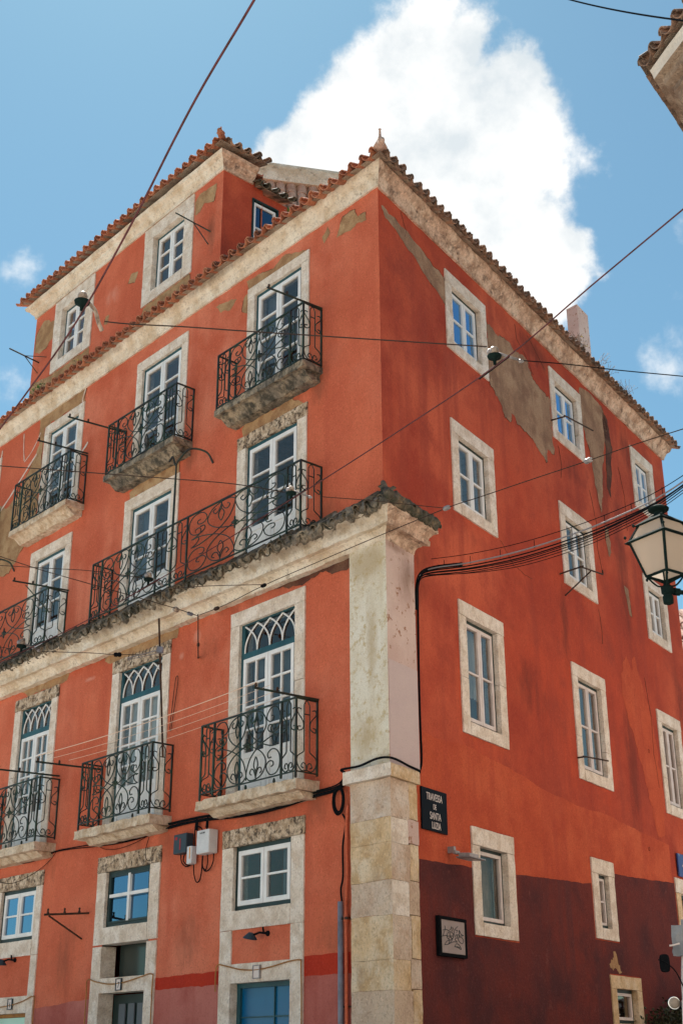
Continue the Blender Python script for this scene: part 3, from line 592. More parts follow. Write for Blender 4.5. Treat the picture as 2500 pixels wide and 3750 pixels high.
patch(FR, [(8.35, 8.5), (8.6, 8.3), (8.75, 8.6), (9.0, 8.2), (9.35, 7.6), (9.5, 7.0), (9.55, 6.2), (9.45, 5.4), (9.1, 5.3), (8.9, 5.9), (8.6, 6.6), (8.4, 7.0), (8.0, 7.7), (8.05, 8.1)], 'repaint', jag=.08, seed=31, e=.003)
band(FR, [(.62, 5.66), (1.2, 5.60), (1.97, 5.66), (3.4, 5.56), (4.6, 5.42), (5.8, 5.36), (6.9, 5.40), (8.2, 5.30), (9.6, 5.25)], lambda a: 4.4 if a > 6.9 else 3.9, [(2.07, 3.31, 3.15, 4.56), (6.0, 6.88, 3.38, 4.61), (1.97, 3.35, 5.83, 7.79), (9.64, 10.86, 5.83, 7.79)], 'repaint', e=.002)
def crack(fr, pts, seed=0, r=.004):
    out = []
    for (a, z), (b, y) in zip(pts, pts[1:]):
        k = max(2, int(math.hypot(b - a, y - z) / .06))
        for i in range(k):
            t = i / k; q_ = Vector((a + (b - a) * t, z + (y - z) * t, seed)); d = noise.noise_vector(q_ * 7) * .03; out.append(fr.P(q_.x + d.x, .004, q_.y + d.y))
    MB().tube(out, r, 4).build('crack', 'stain', H)
for i_, (fr_c, pts_) in enumerate(((FR, [(.65, 13.76), (.8, 13.5), (.75, 13.3)]), (FR, [(4.5, 13.7), (4.55, 13.4), (4.9, 13.2), (5.2, 12.9)]),
        (FR, [(5.0, 13.7), (5.5, 13.4), (5.75, 13.3)]), (FR, [(7.3, 11.5), (7.5, 10.9), (7.45, 10.4), (7.6, 9.8)]), (FR, [(8.9, 12.6), (9.1, 12.0), (9.05, 11.2)]), (FR, [(3.45, 9.2), (3.9, 8.9), (4.6, 8.85)]), (FR, [(9.2, 8.3), (9.35, 7.6), (9.3, 6.9), (9.4, 6.2)]), (FR, [(6.0, 11.9), (6.1, 11.5), (6.0, 11.2)]), (FR, [(7.25, 9.1), (7.3, 8.7), (7.28, 8.4)]))): crack(fr_c, pts_, i_)
def vein(pts, w_): 
    P_ = spline([Vector((a, z, 0)) for a, z in pts], 4); L1 = []; R1 = []
    for i, q_ in enumerate(P_):
        t = (P_[min(i + 1, len(P_) - 1)] - P_[max(0, i - 1)]); t = Vector((-t.y, t.x, 0)).normalized() * w_ * (.6 + .5 * abs(noise.noise(q_ * 9)))
        L1.append((q_.x + t.x, q_.y + t.y)); R1.append((q_.x - t.x, q_.y - t.y))
    patch(FL, L1 + R1[::-1], 'filler', name='filler_streak', e=.008, jag=.012, step=.2)
vein([(10.2, 13.05), (10.6, 12.8), (11.2, 12.42), (11.7, 12.15)], .035)
vein([(8.15, 12.55), (8.3, 12.45), (8.42, 12.38)], .04)
vein([(10.85, 13.75), (10.8, 13.4), (10.72, 13.08)], .02)
vein([(11.78, 13.7), (11.82, 13.2), (11.8, 12.6)], .03)
vein([(10.1, 13.5), (10.4, 13.2), (10.7, 13.05)], .015)
vein([(8.40, 13.84), (8.50, 13.62), (8.47, 13.56)], .03)

# --- cornices
def cornice(fr, s0, s1, k0, k1, prof, name, material, amp=.006, step=.13, sc=4):
    n = max(2, int((s1 - s0) / step)); rows = []
    for e, z in prof:
        a, b = s0 + k0 * e, s1 + k1 * e; r = []
        for i in range(n + 1):
            p_ = fr.P(a + (b - a) * i / n, e, z); d = noise.noise_vector(Vector((p_.x, p_.y, z)) * sc) * amp + noise.noise_vector(p_ * sc * 3) * amp * .6
            r.append(p_ + (d if 0 < i else Vector((0, 0, d.z))))
        rows.append(r)
    mb = MB(); ids = mb.quadgrid(rows)
    mb.f.append(tuple(r[0] for r in ids)); mb.f.append(tuple(r[-1] for r in ids))
    return mb.build(name, material, H)
PT = [(0, 13.80), (.035, 13.80), (.045, 13.86), (.075, 13.93), (.085, 13.97), (.13, 14.02), (.16, 14.09), (.17, 14.13), (0, 14.15)]
cornice(FL, 0, LE, KC, 0, [(e, z + .03) for e, z in PT], 'cornice', 'cornice', amp=.010)
cornice(FR, 0, RE, KC, 1, [(e * 1.15, z) for e, z in PT], 'cornice', 'cornice_side', amp=.014)
PA = [(0, 16.53), (.03, 16.53), (.04, 16.60), (.10, 16.66), (.12, 16.70), (.19, 16.74), (.21, 16.80), (0, 16.82)]
cornice(FL, 4.04, 10.82, -1, 1, PA, 'cornice', 'cornice', amp=.010)
cornice(FA, 0, .66, -1, 0, PA, 'cornice', 'cornice_side', amp=.008)
PM = [(0, 7.99), (.125, 7.99), (.132, 8.05), (.16, 8.095), (.205, 8.12), (.205, 8.13), (.285, 8.13), (.292, 8.20), (.272, 8.205), (.28, 8.245), (.325, 8.30), (.375, 8.325), (.375, 8.37), (0, 8.40)]
cornice(FL, 0, LE, KC, 0, PM, 'string_course', 'cornice', amp=.013, step=.06, sc=6)
cornice(FR, 0, .44, KC, 1, PM, 'string_course', 'cornice_side', amp=.008, step=.08)
# --- tile rows
def eave(fr, s0, s1, e_lip, z_lip, run, rise, name, material, sp=.235, r=.085, jit=.012, k0=0.0, k1=0.0, parent=None, length=None, droop=0, skip=()):
    up_ = (-fr.n * run + Vector((0, 0, rise))).normalized(); ln = length or math.hypot(run, rise); mb = MB(); n = max(1, round((s1 - s0 + k1 * e_lip - k0 * e_lip) / sp)); a0 = s0 + k0 * e_lip; a1 = s1 + k1 * e_lip; sp_ = (a1 - a0) / n
    sag_ = lambda s_: noise.noise(Vector((s_ * .6, 1.7, z_lip))) * .03
    for i in range(n + 1):
        s_ = a0 + sp_ * i
        Ls = ln
        if (k0 <= -.9 and i == 0) or (k1 >= .9 and i == n): continue
        if k0 and i < n / 2: Ls = min(ln, max(.18, (s_ - a0) * .8 + .14))
        if k1 and i > n / 2: Ls = min(ln, max(.18, (a1 - s_) * .95 + .14))
        j = [random.uniform(-jit, jit) for _ in range(6)]
        dr = Vector((0, 0, sag_(s_)))
        if i < n: mb.tile(fr.P(s_ + sp_ / 2 + j[0], e_lip - .0 + j[1], z_lip + j[2] + r * 1.05) + dr, up_, fr.d, r * 1.27, Ls, convex=False)
        mb.tile(fr.P(s_ + j[3], e_lip + j[4] - .035, z_lip + j[5] + r * 1.02) + dr, up_ + fr.d * j[0], fr.d, r * random.uniform(.66, .78), Ls, convex=True)
    o_ = mb.build(name, material, parent or H)
    fl = MB(); pts = [fr.P(s0 + k0 * (e_lip - .08), e_lip - .08, z_lip + .03), fr.P(s1 + k1 * (e_lip - .08), e_lip - .08, z_lip + .03), fr.P(s1 - .3 * (k1 != 0), e_lip - run, z_lip + rise + .01), fr.P(s0 + (.3 if k0 == -1 else 0), e_lip - run, z_lip + rise + .01)]
    fl.poly(pts, (0, 0, -.012)); fl.build('tile_bed', 'brownc', o_)
    return o_
eave(FL, 0, LE, .37, 14.10, .9, .30, 'eaves', 'tile', k0=KC)
eave(FR, 0, RE, .36, 14.10, .9, .30, 'eaves', 'tile_old', k0=KC, k1=1)
eave(FL, 4.04, 10.82, .37, 16.86, .95, .30, 'attic_eaves', 'tile', k0=-1, k1=1)
eave(FA, 0, .78, .37, 16.86, .75, .25, 'attic_eaves', 'tile_old', k0=-1)
eave(FA, .70, 1.50, .24, 16.42, .5, .22, 'dormer_eaves', 'moss', sp=.2, jit=.02)
eave(FL, 0, LE, .45, 8.31, .42, .34, 'string_course_tiles', 'moss', k0=KC, sp=.225, r=.082, jit=.022)
eave(FR, 0, .52, .43, 8.34, .42, .36, 'string_course_tiles', 'moss', k0=KC, sp=.21, r=.08, jit=.025, k1=.6)
# crust over the string course tiles
m_ = MB(); n = 360
rows = []
for e, z in ((.26, 8.34), (.36, 8.36), (.405, 8.41), (.41, 8.47), (.36, 8.54), (.2, 8.66), (.0, 8.76)):
    r = []
    for i in range(n + 1):
        s_ = KC * e + (LE - KC * e) * i / n; p_ = FL.P(s_, e, z); dv = noise.noise_vector(p_ * 6) * .05 + noise.noise_vector(p_ * 17) * .03
        r.append(p_ + (dv if z < 8.7 else Vector((0, 0, 0))) + Vector((0, 0, -.04 + .0)))
    rows.append(r)
m_.quadgrid(rows); m_.build('mossy_crust', 'crust', H)
m_ = MB(); rows = []
for e, z in ((.28, 8.33), (.40, 8.36), (.44, 8.42), (.43, 8.48), (.30, 8.60), (.15, 8.74), (.0, 8.82)):
    r = []
    for i in range(31):
        s_ = KC * e + (.50 + .6 * e - KC * e) * i / 30; p_ = FR.P(s_, e, z); dv = noise.noise_vector(p_ * 7) * .04 + noise.noise_vector(p_ * 19) * .03; r.append(p_ + (dv if z < 8.8 else Vector((0, 0, 0))))
    rows.append(r)
ids = m_.quadgrid(rows); m_.f.append(tuple(r[-1] for r in ids)); m_.build('mossy_crust', 'moss', H)
# hip ridges and finials at the corners
def hip(pts, r, name, material, tip=None):
    mb = MB(); P_ = [Vector(q_) for q_ in pts]
    for a, b in zip(P_, P_[1:]):
        n_ = max(1, int((b - a).length / .38))
        for i in range(n_):
            A = a.lerp(b, i / n_); B = a.lerp(b, (i + 1.12) / n_); d_ = (B - A); sd_ = d_.cross(Vector((0, 0, 1)))
            mb.tile(A, d_, sd_, r, d_.length, convex=True, th=.018)
    return mb.build(name, material, H)
cR = lambda e, z: FL.P(KC * e, e, z)
aR = lambda e, z: FL.P(4.04 - e, e, z)
def hipcone(pts, r0_, r1_, material, spike=None):
    mb = MB(); P_ = spline([Vector(q_) for q_ in pts], 6); mb.tube(P_, r0_, 9, r1_); o_ = mb.build('hip_ridge', material, H, smooth=True)
    if spike:
        f_ = MB(); c_, h_, w_ = spike; c_ = Vector(c_); f_.lathe(c_, (0, 0, 1), [(w_, 0), (w_ * .8, h_ * .16), (w_ * .45, h_ * .38), (w_ * .2, h_ * .58), (w_ * .13, h_ * .92), (w_ * .22, h_ * .95), (w_ * .05, h_)], 8); f_.build('finial', material, H, smooth=True)
hipcone([cR(.43, 14.15), cR(.1, 14.30), cR(-.5, 14.5)], .045, .09, 'tile_pale', (cR(.28, 14.20), .36, .11))
hipcone([aR(.44, 16.92), aR(.2, 17.02), aR(-.6, 17.28)], .045, .09, 'tile', (aR(.33, 16.98), .14, .08))
hipcone([cR(.45, 8.40), cR(.25, 8.58), cR(.0, 8.90)], .07, .035, 'moss')
# main roof: shallow sheets behind the eaves, steep pale slope beside the attic
rf = MB(); a1 = FL.P(LE, -.60, 14.42); a0 = cR(-.6, 14.42); a2 = FR.P(RE, -.60, 14.42); apex = Vector((bk.x, bk.y, 15.3))
mid_ = (Vector((a1.x, a1.y, 0)) + Vector((a2.x, a2.y, 0))) / 2; apex = Vector((mid_.x, mid_.y, 15.6)); b2 = Vector((bk.x, bk.y, 14.2))
a1b = FL.P(LE, 0, 14.2); a2b = FR.P(RE, 0, 14.2)
for T in ((a0, a1, apex), (a0, a2, apex), (a1, a1b, b2, apex), (a2, a2b, b2, apex)): rf.poly(T)
rf.build('roof', 'tile_old', H)
ceil = MB(); ceil.poly([FL.P(LE, 0, 13.98), Vector((C0[0], C0[1], 13.98)), FR.P(RE, 0, 13.98), Vector((bk.x, bk.y, 13.98))]); ceil.build('ceiling', 'ashlar', H)
rf = MB(); rf.poly([FL.P(10.6, -.1, 16.98), FL.P(4.4, -.1, 16.98), FL.P(4.5, -.85, 17.06), FL.P(10.6, -.85, 17.06)]); rf.poly([FL.P(10.82, 0, 16.80), FL.P(4.04, 0, 16.80), FL.P(4.04, -.9, 16.86), FL.P(10.82, -.9, 16.86)], (0, 0, -.04)); rf.poly([FL.P(10.8, -.9, 16.46), FL.P(4.06, -.9, 16.46), FL.P(4.06, -1.6, 16.44), FL.P(10.8, -1.6, 16.44)], (0, 0, -.03)); rf.build('roof', 'tile', H)
# steep pale slope
U0 = atz(578, 386, 18.6); U1 = atz(775, 413, 18.6); U1 = U0 + (U1 - U0) * 1.25
U0 = U0 - (U1 - U0) * .08
rn_ = Vector(((U1 - U0).y, -(U1 - U0).x, 0)).normalized(); Lw0 = U0 + rn_ * .7 - Vector((0, 0, 4.2)); Lw1 = U1 + rn_ * .7 - Vector((0, 0, 4.2))
sh = MB(); nn_ = 11
for i in range(nn_):
    t = (i + .5) / nn_; A = Lw0.lerp(Lw1, t); B = U0.lerp(U1, t); d_ = B - A; ax = (U1 - U0).normalized()
    for q in range(7):
        a_ = A + d_ * (q / 7); sh.tile(a_ + Vector((random.uniform(-.01, .01), -.0, .012 * (q % 2))), d_, ax, .105, d_.length / 7 * 1.06, convex=True, th=.014)
bk_ = Vector((0, .02, 0)); sh.poly([Lw0 + bk_, Lw1 + bk_, U1 + bk_, U0 + bk_], (0, .05, -.03)); sh.build('roof', 'tile_pale', H)
rg = MB(); rg.tube([U0 + Vector((0, -.03, .06)), U1 + Vector((0, -.03, .06))], .11, 10); rg.box(Fr((U0.x, U0.y - .06), (U1.x - U0.x, U1.y - U0.y), (0, -1)), 0, (U1 - U0).length, -.05, .13, 18.25, 18.60); rg.build('ridge', 'cornice', H)
# chimney
ch0 = Vector((5.21, 24.32, 0)); FC = Fr((ch0.x, ch0.y), DR, (DR[1], -DR[0])); FD = Fr((ch0.x, ch0.y), DL, (0, 0) if False else (-DL[1], DL[0]))
c_ = MB(); d1 = FC.d * .59; d2 = FD.d * .30
bs = [ch0, ch0 + d1, ch0 + d1 + d2, ch0 + d2]
c_.poly([q_ + Vector((0, 0, 14.0)) for q_ in bs], (0, 0, 2.96)); c_.poly([q_ + Vector((0, 0, 16.96)) for q_ in bs[:]], (0, 0, .06)); c_.build('chimney', 'pil_side', H, bevel=.01)
# --- corner pilaster
def L_block(eL, eR, sL, sR, z0, z1, name, mL, mR, amp=.004, step=.2, split=None, jl=None):
    """stone wrapped round the acute corner: one mesh per visible leaf"""
    for fr, s1, e, mt_ in ((FL, sL, eL, mL), (FR, sR, eR, mR)):
        if fr is FR and split: continue
        mb = MB(); k = KC * e
        ns = max(1, round(s1 / step)); nz_ = max(1, round((z1 - z0) / step)); rows = []
        for j in range(nz_ + 1):
            z = z0 + (z1 - z0) * j / nz_; r = []
            for i in range(ns + 1):
                s_ = k + (s1 - k) * i / ns; p_ = fr.P(s_, e, z); r.append(p_ + (noise.noise_vector(p_ * 5) * amp if i else Vector((0, 0, 0))))
            r.append(fr.P(s1, 0, z)); rows.append(r)
        ids = mb.quadgrid(rows)
        top = [fr.P(k, e, z1), fr.P(s1, e, z1), fr.P(s1, 0, z1), fr.P(0, 0, z1)]; mb.poly(top); mb.poly([q_ - Vector((0, 0, z1 - z0)) for q_ in top])
        mb.build(name, mt_, H)
L_block(.12, .12, .565, .565, 5.0, 7.995, 'pilaster', 'pil', 'pil_side')
pn = MB(); pn.box(FR, -.14, .563, .121, .126, 5.02, 6.35); pn.build('plaster_repair', 'pil_new', H)
L_block(.20, .17, .63, .48, 4.84, 5.0, 'pilaster_cap', 'stone', 'ashlar', amp=.006, step=.08)
# ashlar blocks of the pedestal
zb_ = [-.3, .55, 1.25, 1.9, 2.38, 2.72, 3.22, 3.62, 4.06, 4.36, 4.838]
for k in range(len(zb_) - 1):
    j = random.uniform(-.002, .002)
    L_block(.135 + j, .13 + j, .56, .22 + (.04 if k % 2 else 0), zb_[k] + .0015, zb_[k + 1] - .0015, 'pedestal_block', 'ashlar' if k % 3 else 'ashlar2', 'stone' if k in (8, 6) else ('ashlar2' if k % 2 else 'ashlar'), amp=.009, step=.06)
    mb = MB(); s0_ = .23 + (.04 if k % 2 else 0); mb.rbox(FR, s0_, .47 if k != 8 else .485, 0, .127 + j, zb_[k] + .03, zb_[k + 1] + .02 if k < 9 else zb_[k + 1], step=.06, amp=.008); mb.build('pedestal_block', 'pil_side' if k == 8 else ('ashlar' if k % 2 else 'ashlar2'), H)
# --- balconies
def curl(cx, cy, r, a0, turns, sgn=1, n=14):
    return [(cx + r * (1 - .75 * i / n) * math.cos(a0 + sgn * turns * 2 * math.pi * i / n), cy + r * (1 - .75 * i / n) * math.sin(a0 + sgn * turns * 2 * math.pi * i / n)) for i in range(n + 1)]
def s2(pts, k=5): return [(v.x, v.y) for v in spline([Vector((a, b, 0)) for a, b in pts], k)]
def big(w):
    """wide ironwork module, w x 1 m (x, y)"""
    c = []; X = lambda u: u * w
    for mu in (0, 1):
        fx = (lambda u: X(u)) if not mu else (lambda u: X(1 - u))
        for mv in (0, 1):
            fy = (lambda v: v) if not mv else (lambda v: 1 - v)
            T = lambda L_: [(fx(a), fy(b)) for a, b in L_]
            c.append(s2(T([(.5, .03), (.505, .15), (.56, .33), (.68, .47), (.84, .56), (.93, .57)])))
            c.append(s2(T([(.5, .08), (.55, .02), (.63, .015), (.72, .06), (.775, .17), (.77, .29), (.68, .42), (.5, .53)])))
            c.append(s2(T([(.80, .10), (.85, .03), (.93, .04), (.975, .13), (.975, .27), (.93, .36), (.86, .38), (.81, .33), (.82, .27), (.86, .27)])))
            c.append(s2(T([(.80, .10), (.79, .17), (.83, .22), (.88, .21), (.89, .16), (.86, .14)])))
            c.append(s2(T([(.95, .57), (.88, .60), (.85, .66), (.87, .72), (.91, .71), (.91, .67)])) if not mv else s2(T([(.95, .57), (.90, .53), (.87, .46), (.90, .42), (.93, .44)])))
            # fleur
            fu = .64
            c.append(s2(T([(fu, .03), (fu, .12), (fu - .03, .22), (fu, .33), (fu + .03, .22), (fu, .12)])))
            for q in (-1, 1): c.append(s2(T([(fu, .05), (fu + q * .03, .15), (fu + q * .065, .17), (fu + q * .085, .12), (fu + q * .06, .09)])))
    return c
def endm(w):
    c = []; a = .36 * w; b = .64 * w
    c.append([(a, .30), (a, .93)] + s2([(a, .93), (w / 2, .99), (b, .93)])[1:-1] + [(b, .93), (b, .30)])
    for q in (0, 1):
        fx = (lambda u: u) if not q else (lambda u: w - u)
        c.append(s2([(fx(a), .30), (fx(a * .9), .27), (fx(.05 * w), .20), (fx(.04 * w), .10), (fx(.25 * w), .015), (fx(w * .5), .03)]))
        c.append(s2([(fx(w * .5), .03), (fx(.44 * w), .11), (fx(.30 * w), .12), (fx(.24 * w), .07), (fx(.34 * w), .055)]))
        c.append(s2([(fx(.22 * w), .86), (fx(.08 * w), .87), (fx(.04 * w), .81), (fx(.30 * w), .70), (fx(.32 * w), .60), (fx(.10 * w), .56), (fx(.06 * w), .61), (fx(.2 * w), .62)]))
    c.append([(a, .80), (b, .80)])
    return c
def rail(parent, s0, s1, e, z0, z1, mods, tail=0.0, left=True, right=True):
    h = z1 - z0; mb = MB(); rr = .0095
    for z in (z0, z1 - .012): mb.box(FL, s0 - .012, s1 + .012, e - .014, e + .012, z, z + (.014 if z == z0 else .022))
    for sx in [s0] * right + [s1] * left:
        for z in (z0, z1 - .012): mb.box(FL, sx - .012, sx + .012, .0, e - .014, z, z + (.014 if z == z0 else .022))
        w = e - .03; P3 = lambda u, v: FL.P(sx, .02 + u, z0 + .01 + v * (h - .02))
        for cv in endm(w): mb.tube([P3(*q_) for q_ in cv], rr * .85, 5)
        mb.box(FL, sx - .012, sx + .012, .003, .025, z0 - .02, z1)
    x = s0; tot = sum(m_[1] for m_ in mods); k = (s1 - s0) / tot
    for kind, w in mods:
        w *= k; x0 = x; P3 = lambda u, v: FL.P(x0 + u, e, z0 + .01 + v * (h - .02))
        for cv in (big(w) if kind == 'B' else endm(w)): mb.tube([P3(*q_) for q_ in cv], rr, 5)
        if kind == 'B': mb.lathe(FL.P(x0 + w / 2, e - .01, z0 + h * .53), FL.n, [(.0, 0), (.05, .0), (.03, .03), (.01, .045)], 6); mb.tube([FL.P(x0 + w / 2 - .07, e, z0 + h * .53), FL.P(x0 + w / 2 + .07, e, z0 + h * .54)], .016, 5); mb.tube([FL.P(x0 + w / 2, e, z0 + h * .43), FL.P(x0 + w / 2, e, z0 + h * .62)], .015, 5)
        mb.box(FL, x0 - .013, x0 + .013, e - .013, e + .013, z0 - .05, z1); x += w
    mb.box(FL, s1 - .013, s1 + .013, e - .013, e + .013, z0 - .05, z1)
    for sx in (s0, s1, (s0 + s1) / 2, s0 + .45, s1 - .45): mb.lathe(FL.P(sx, e, z0 - .07), (0, 0, 1), [(.004, -.02), (.02, 0), (.02, .02), (.01, .05)], 6)
    return mb.build('railing', 'iron', parent)
E3 = [('E', .30), ('B', 1.5), ('E', .30)]
ROW3 = [(1.33, 3.50), (4.74, 6.80), (8.14, 10.18), (11.6, 13.7)]
for i, (a, b) in enumerate(ROW3):
    mb = MB(); mb.rbox(FL, a - .02, b + .05, 0, .40, 4.885, 5.02, step=.06, amp=.016 if i < 2 else .006, sc=7); mb.rbox(FL, a + .06, b - .08, 0, .30, 4.80, 4.886, step=.07, amp=.012, sc=6, taper=.12)
    p = mb.build('balcony', 'slab', H); rail(p, a + .02, b - .02, .38, 5.11, 6.10, E3)
ROW4 = [(1.27, 3.48), (4.62, 6.80), (8.10, 10.27), (11.55, 13.7)]
for i, (a, b) in enumerate(ROW4):
    mb = MB(); mb.rbox(FL, a, b, 0, .40, 11.13, 11.24, step=.07, amp=.010, sc=6); mb.rbox(FL, a + .06, b - .06, 0, .33, 11.00, 11.131, step=.06, amp=.02, sc=6, taper=.16)
    p = mb.build('balcony', 'crust' if i < 2 else 'slab', H); rail(p, a + .02, b - .03, .37, 11.27, 12.25, E3)
rail(H, 1.28, 6.90, .40, 8.57, 9.58, [('E', .30), ('B', 2.45), ('E', .42), ('E', .42), ('B', 1.65), ('E', .30)])
rail(H, 8.44, 14.0, .40, 8.57, 9.58, [('E', .46), ('B', 2.2), ('E', .42), ('E', .42), ('B', 1.65), ('E', .30)])
# ================================================================== everything that is not the house
def hit(fr, x, y, e=0.0):
    r = ray(x, y); o = fr.o + fr.n * e; t = (o - EYE).dot(fr.n) / r.dot(fr.n); p = EYE + r * t; return p
def one(mb, name, material, label, cat, group=None, smooth=False, bevel=0):
    return tag(mb.build(name, material, None, smooth, bevel), label, cat, group)
# --- street sign
SG = empty('street_sign', 'black enamel street name sign on the red wall beside the stone corner', 'sign')
MB().box(FR, .75, 1.40, .01, .03, 4.345, 4.885).build('plate', 'enamel', SG, bevel=.004)
def text(txt, fr, s_, z, e, h, parent, material, sx=.62, name='lettering', align='CENTER', flip=1):
    c = bpy.data.curves.new('t', 'FONT'); c.body = txt; c.size = h * 1.38; c.align_x = align; c.extrude = .0015; c.offset = -h * .004
    o = bpy.data.objects.new('t', c); COL.objects.link(o); bpy.context.view_layer.update()
    me = bpy.data.meshes.new_from_object(o.evaluated_get(bpy.context.evaluated_depsgraph_get())); bpy.data.objects.remove(o)
    q_ = bpy.data.objects.new(name, me); me.name = name; COL.objects.link(q_); me.materials.clear(); me.materials.append(MT[material])
    d = fr.d * flip; M_ = Matrix((d * sx, Vector((0, 0, 1)), fr.n)).transposed().to_4x4(); M_.translation = fr.P(s_, e, z)
    me.transform(M_); q_.parent = parent; return q_
for tx, z, h, o_ in (('TRAVESSA', 4.735, .098, 1.07), ('DE', 4.625, .072, 1.075), ('SANTA', 4.495, .098, 1.085), ('LUZIA', 4.378, .092, 1.10)): text(tx, FR, o_, z, .032, h, SG, 'letter', sx=.66)
# --- graffitied notice frame
NF = empty('notice_frame', 'dark framed grey notice panel scrawled with marker, on the maroon wall', 'notice board')
m_ = MB(); m_.box(FR, 1.04, 1.10, .01, .06, 2.83, 3.31); m_.box(FR, 1.71, 1.75, .01, .06, 2.83, 3.31); m_.box(FR, 1.10, 1.71, .01, .06, 2.83, 2.87); m_.box(FR, 1.10, 1.71, .01, .06, 3.27, 3.31); m_.build('frame', 'black', NF)
MB().box(FR, 1.10, 1.71, .01, .05, 2.87, 3.27).build('panel', 'panel', NF)
sc_ = MB(); PX = lambda x, y: FR.P(1.10 + (x - 400) / 740 * .61, .053, 3.27 - (y - 500 - (x - 400) * .12) / 1020 * .40)
for st_ in ([(505, 700), (520, 800), (450, 1000), (420, 1030)], [(450, 840), (560, 820), (630, 850), (700, 790), (720, 730), (730, 880)], [(420, 1030), (520, 1000), (600, 1020)],
            [(580, 980), (620, 900), (700, 890), (770, 960), (760, 1060), (680, 1140), (600, 1100), (570, 1020), (580, 980)], [(660, 900), (665, 1010), (720, 1100)], [(560, 1020), (750, 1015)], [(620, 1100), (700, 1020)],
            [(755, 750), (790, 860), (780, 1010), (700, 1180), (590, 1280)], [(590, 1280), (720, 1210), (800, 1190), (880, 1200), (820, 1130), (840, 1080), (905, 1080)],
            [(920, 715), (830, 800), (840, 830), (905, 840), (870, 910)], [(820, 1050), (850, 980), (940, 975)], [(880, 980), (885, 1060)], [(960, 830), (940, 1050)], [(960, 830), (1010, 950), (1090, 995), (950, 1010)],
            [(930, 1050), (1010, 1050), (1080, 1130), (1060, 1240), (980, 1220), (920, 1130), (930, 1050)], [(490, 1280), (560, 1180), (640, 1160), (600, 1270), (490, 1280)], [(800, 1340), (860, 1250), (950, 1300), (1000, 1430), (900, 1370), (800, 1340)], [(860, 1340), (960, 1370)]):
    sc_.tube([FR.P(0, 0, 0) + (v - FR.P(0, 0, 0)) for v in spline([PX(*q_) for q_ in st_], 4)], .0042, 4)
sc_.build('scribble', 'ink', NF)
# --- floodlight over the maroon dado
FLD = empty('floodlight', 'pale grey floodlight on a short arm below the street sign', 'floodlight')
m_ = MB(); m_.box(FR, 1.42, 1.47, .0, .10, 4.12, 4.20); m_.box(FR, 1.38, 1.50, .10, .14, 4.10, 4.14); m_.tube([FR.P(1.45, .05, 4.19), FR.P(1.45, .12, 4.12)], .012); m_.build('bracket', 'greymetal', FLD)
m_ = MB(); m_.poly([FR.P(1.42, .12, 4.07), FR.P(1.78, .12, 4.07), FR.P(1.80, .36, 4.055), FR.P(1.40, .36, 4.055)], (0, 0, -.02)); m_.poly([FR.P(1.46, .14, 4.07), FR.P(1.74, .14, 4.07), FR.P(1.72, .30, 4.06), FR.P(1.48, .30, 4.06)], (0, 0, .05)); m_.build('housing', 'greymetal', FLD, bevel=.008)
MB().poly([FR.P(1.44, .14, 4.045), FR.P(1.76, .14, 4.045), FR.P(1.77, .34, 4.033), FR.P(1.43, .34, 4.033)]).build('lens', 'pinkwhite', FLD)
# --- wall lamps of the left wall
for s_, z_, lb in ((2.40, 3.16, 'small black wall lamp over the blue glazed doorway'), (9.22, 3.20, 'small black wall lamp over the mint green shop panel')):
    o_ = empty('wall_lamp', lb, 'wall lamp', 'small black wall lamps')
    m_ = MB(); m_.lathe(FL.P(s_ - .06, 0, z_ + .02), FL.n, [(.035, 0), (.035, .02), (.012, .03)], 10); m_.tube([FL.P(s_ - .06, .02, z_ + .02), FL.P(s_, .10, z_ + .03), FL.P(s_ + .05, .16, z_)], .016); m_.tube([FL.P(s_ - .04, .06, z_ + .02), FL.P(s_ - .03, .07, z_ + .10)], .014); m_.build('bracket', 'black', o_)
    MB().lathe(FL.P(s_ + .08, .18, z_ + .03), (FL.d * .25 + Vector((0, 0, -1))), [(.03, 0), (.05, .02), (.10, .075), (.095, .08), (.03, .03)], 12).build('shade', 'boxdark', o_)
# --- house number signs
for s_, z_, t_, lb in ((5.84, 2.695, '7', 'small framed tile number seven on the lintel of the dark doorway'), (9.13, 2.525, '6', 'small framed tile number six on the lintel over the mint panel'), (2.52, 2.71, '', 'small blank white number box over the blue doorway')):
    o_ = empty('number_sign', lb, 'number sign', 'number signs over the doorways'); w_, h_ = .075, .085
    m_ = MB(); m_.box(FL, s_ - w_, s_ - w_ + .012, .03, .055, z_ - h_, z_ + h_); m_.box(FL, s_ + w_ - .012, s_ + w_, .03, .055, z_ - h_, z_ + h_); m_.box(FL, s_ - w_ + .012, s_ + w_ - .012, .03, .055, z_ - h_, z_ - h_ + .012); m_.box(FL, s_ - w_ + .012, s_ + w_ - .012, .03, .055, z_ + h_ - .012, z_ + h_); m_.build('frame', 'greymetal' if not t_ else 'boxdark', o_)
    MB().box(FL, s_ - w_ + .012, s_ + w_ - .012, .03, .045, z_ - h_ + .012, z_ + h_ - .012).build('plate', 'letter', o_)
    if t_: text(t_, FL, s_, z_ - .05, .047, .09, o_, 'ink', sx=.8, flip=-1, name='numeral')
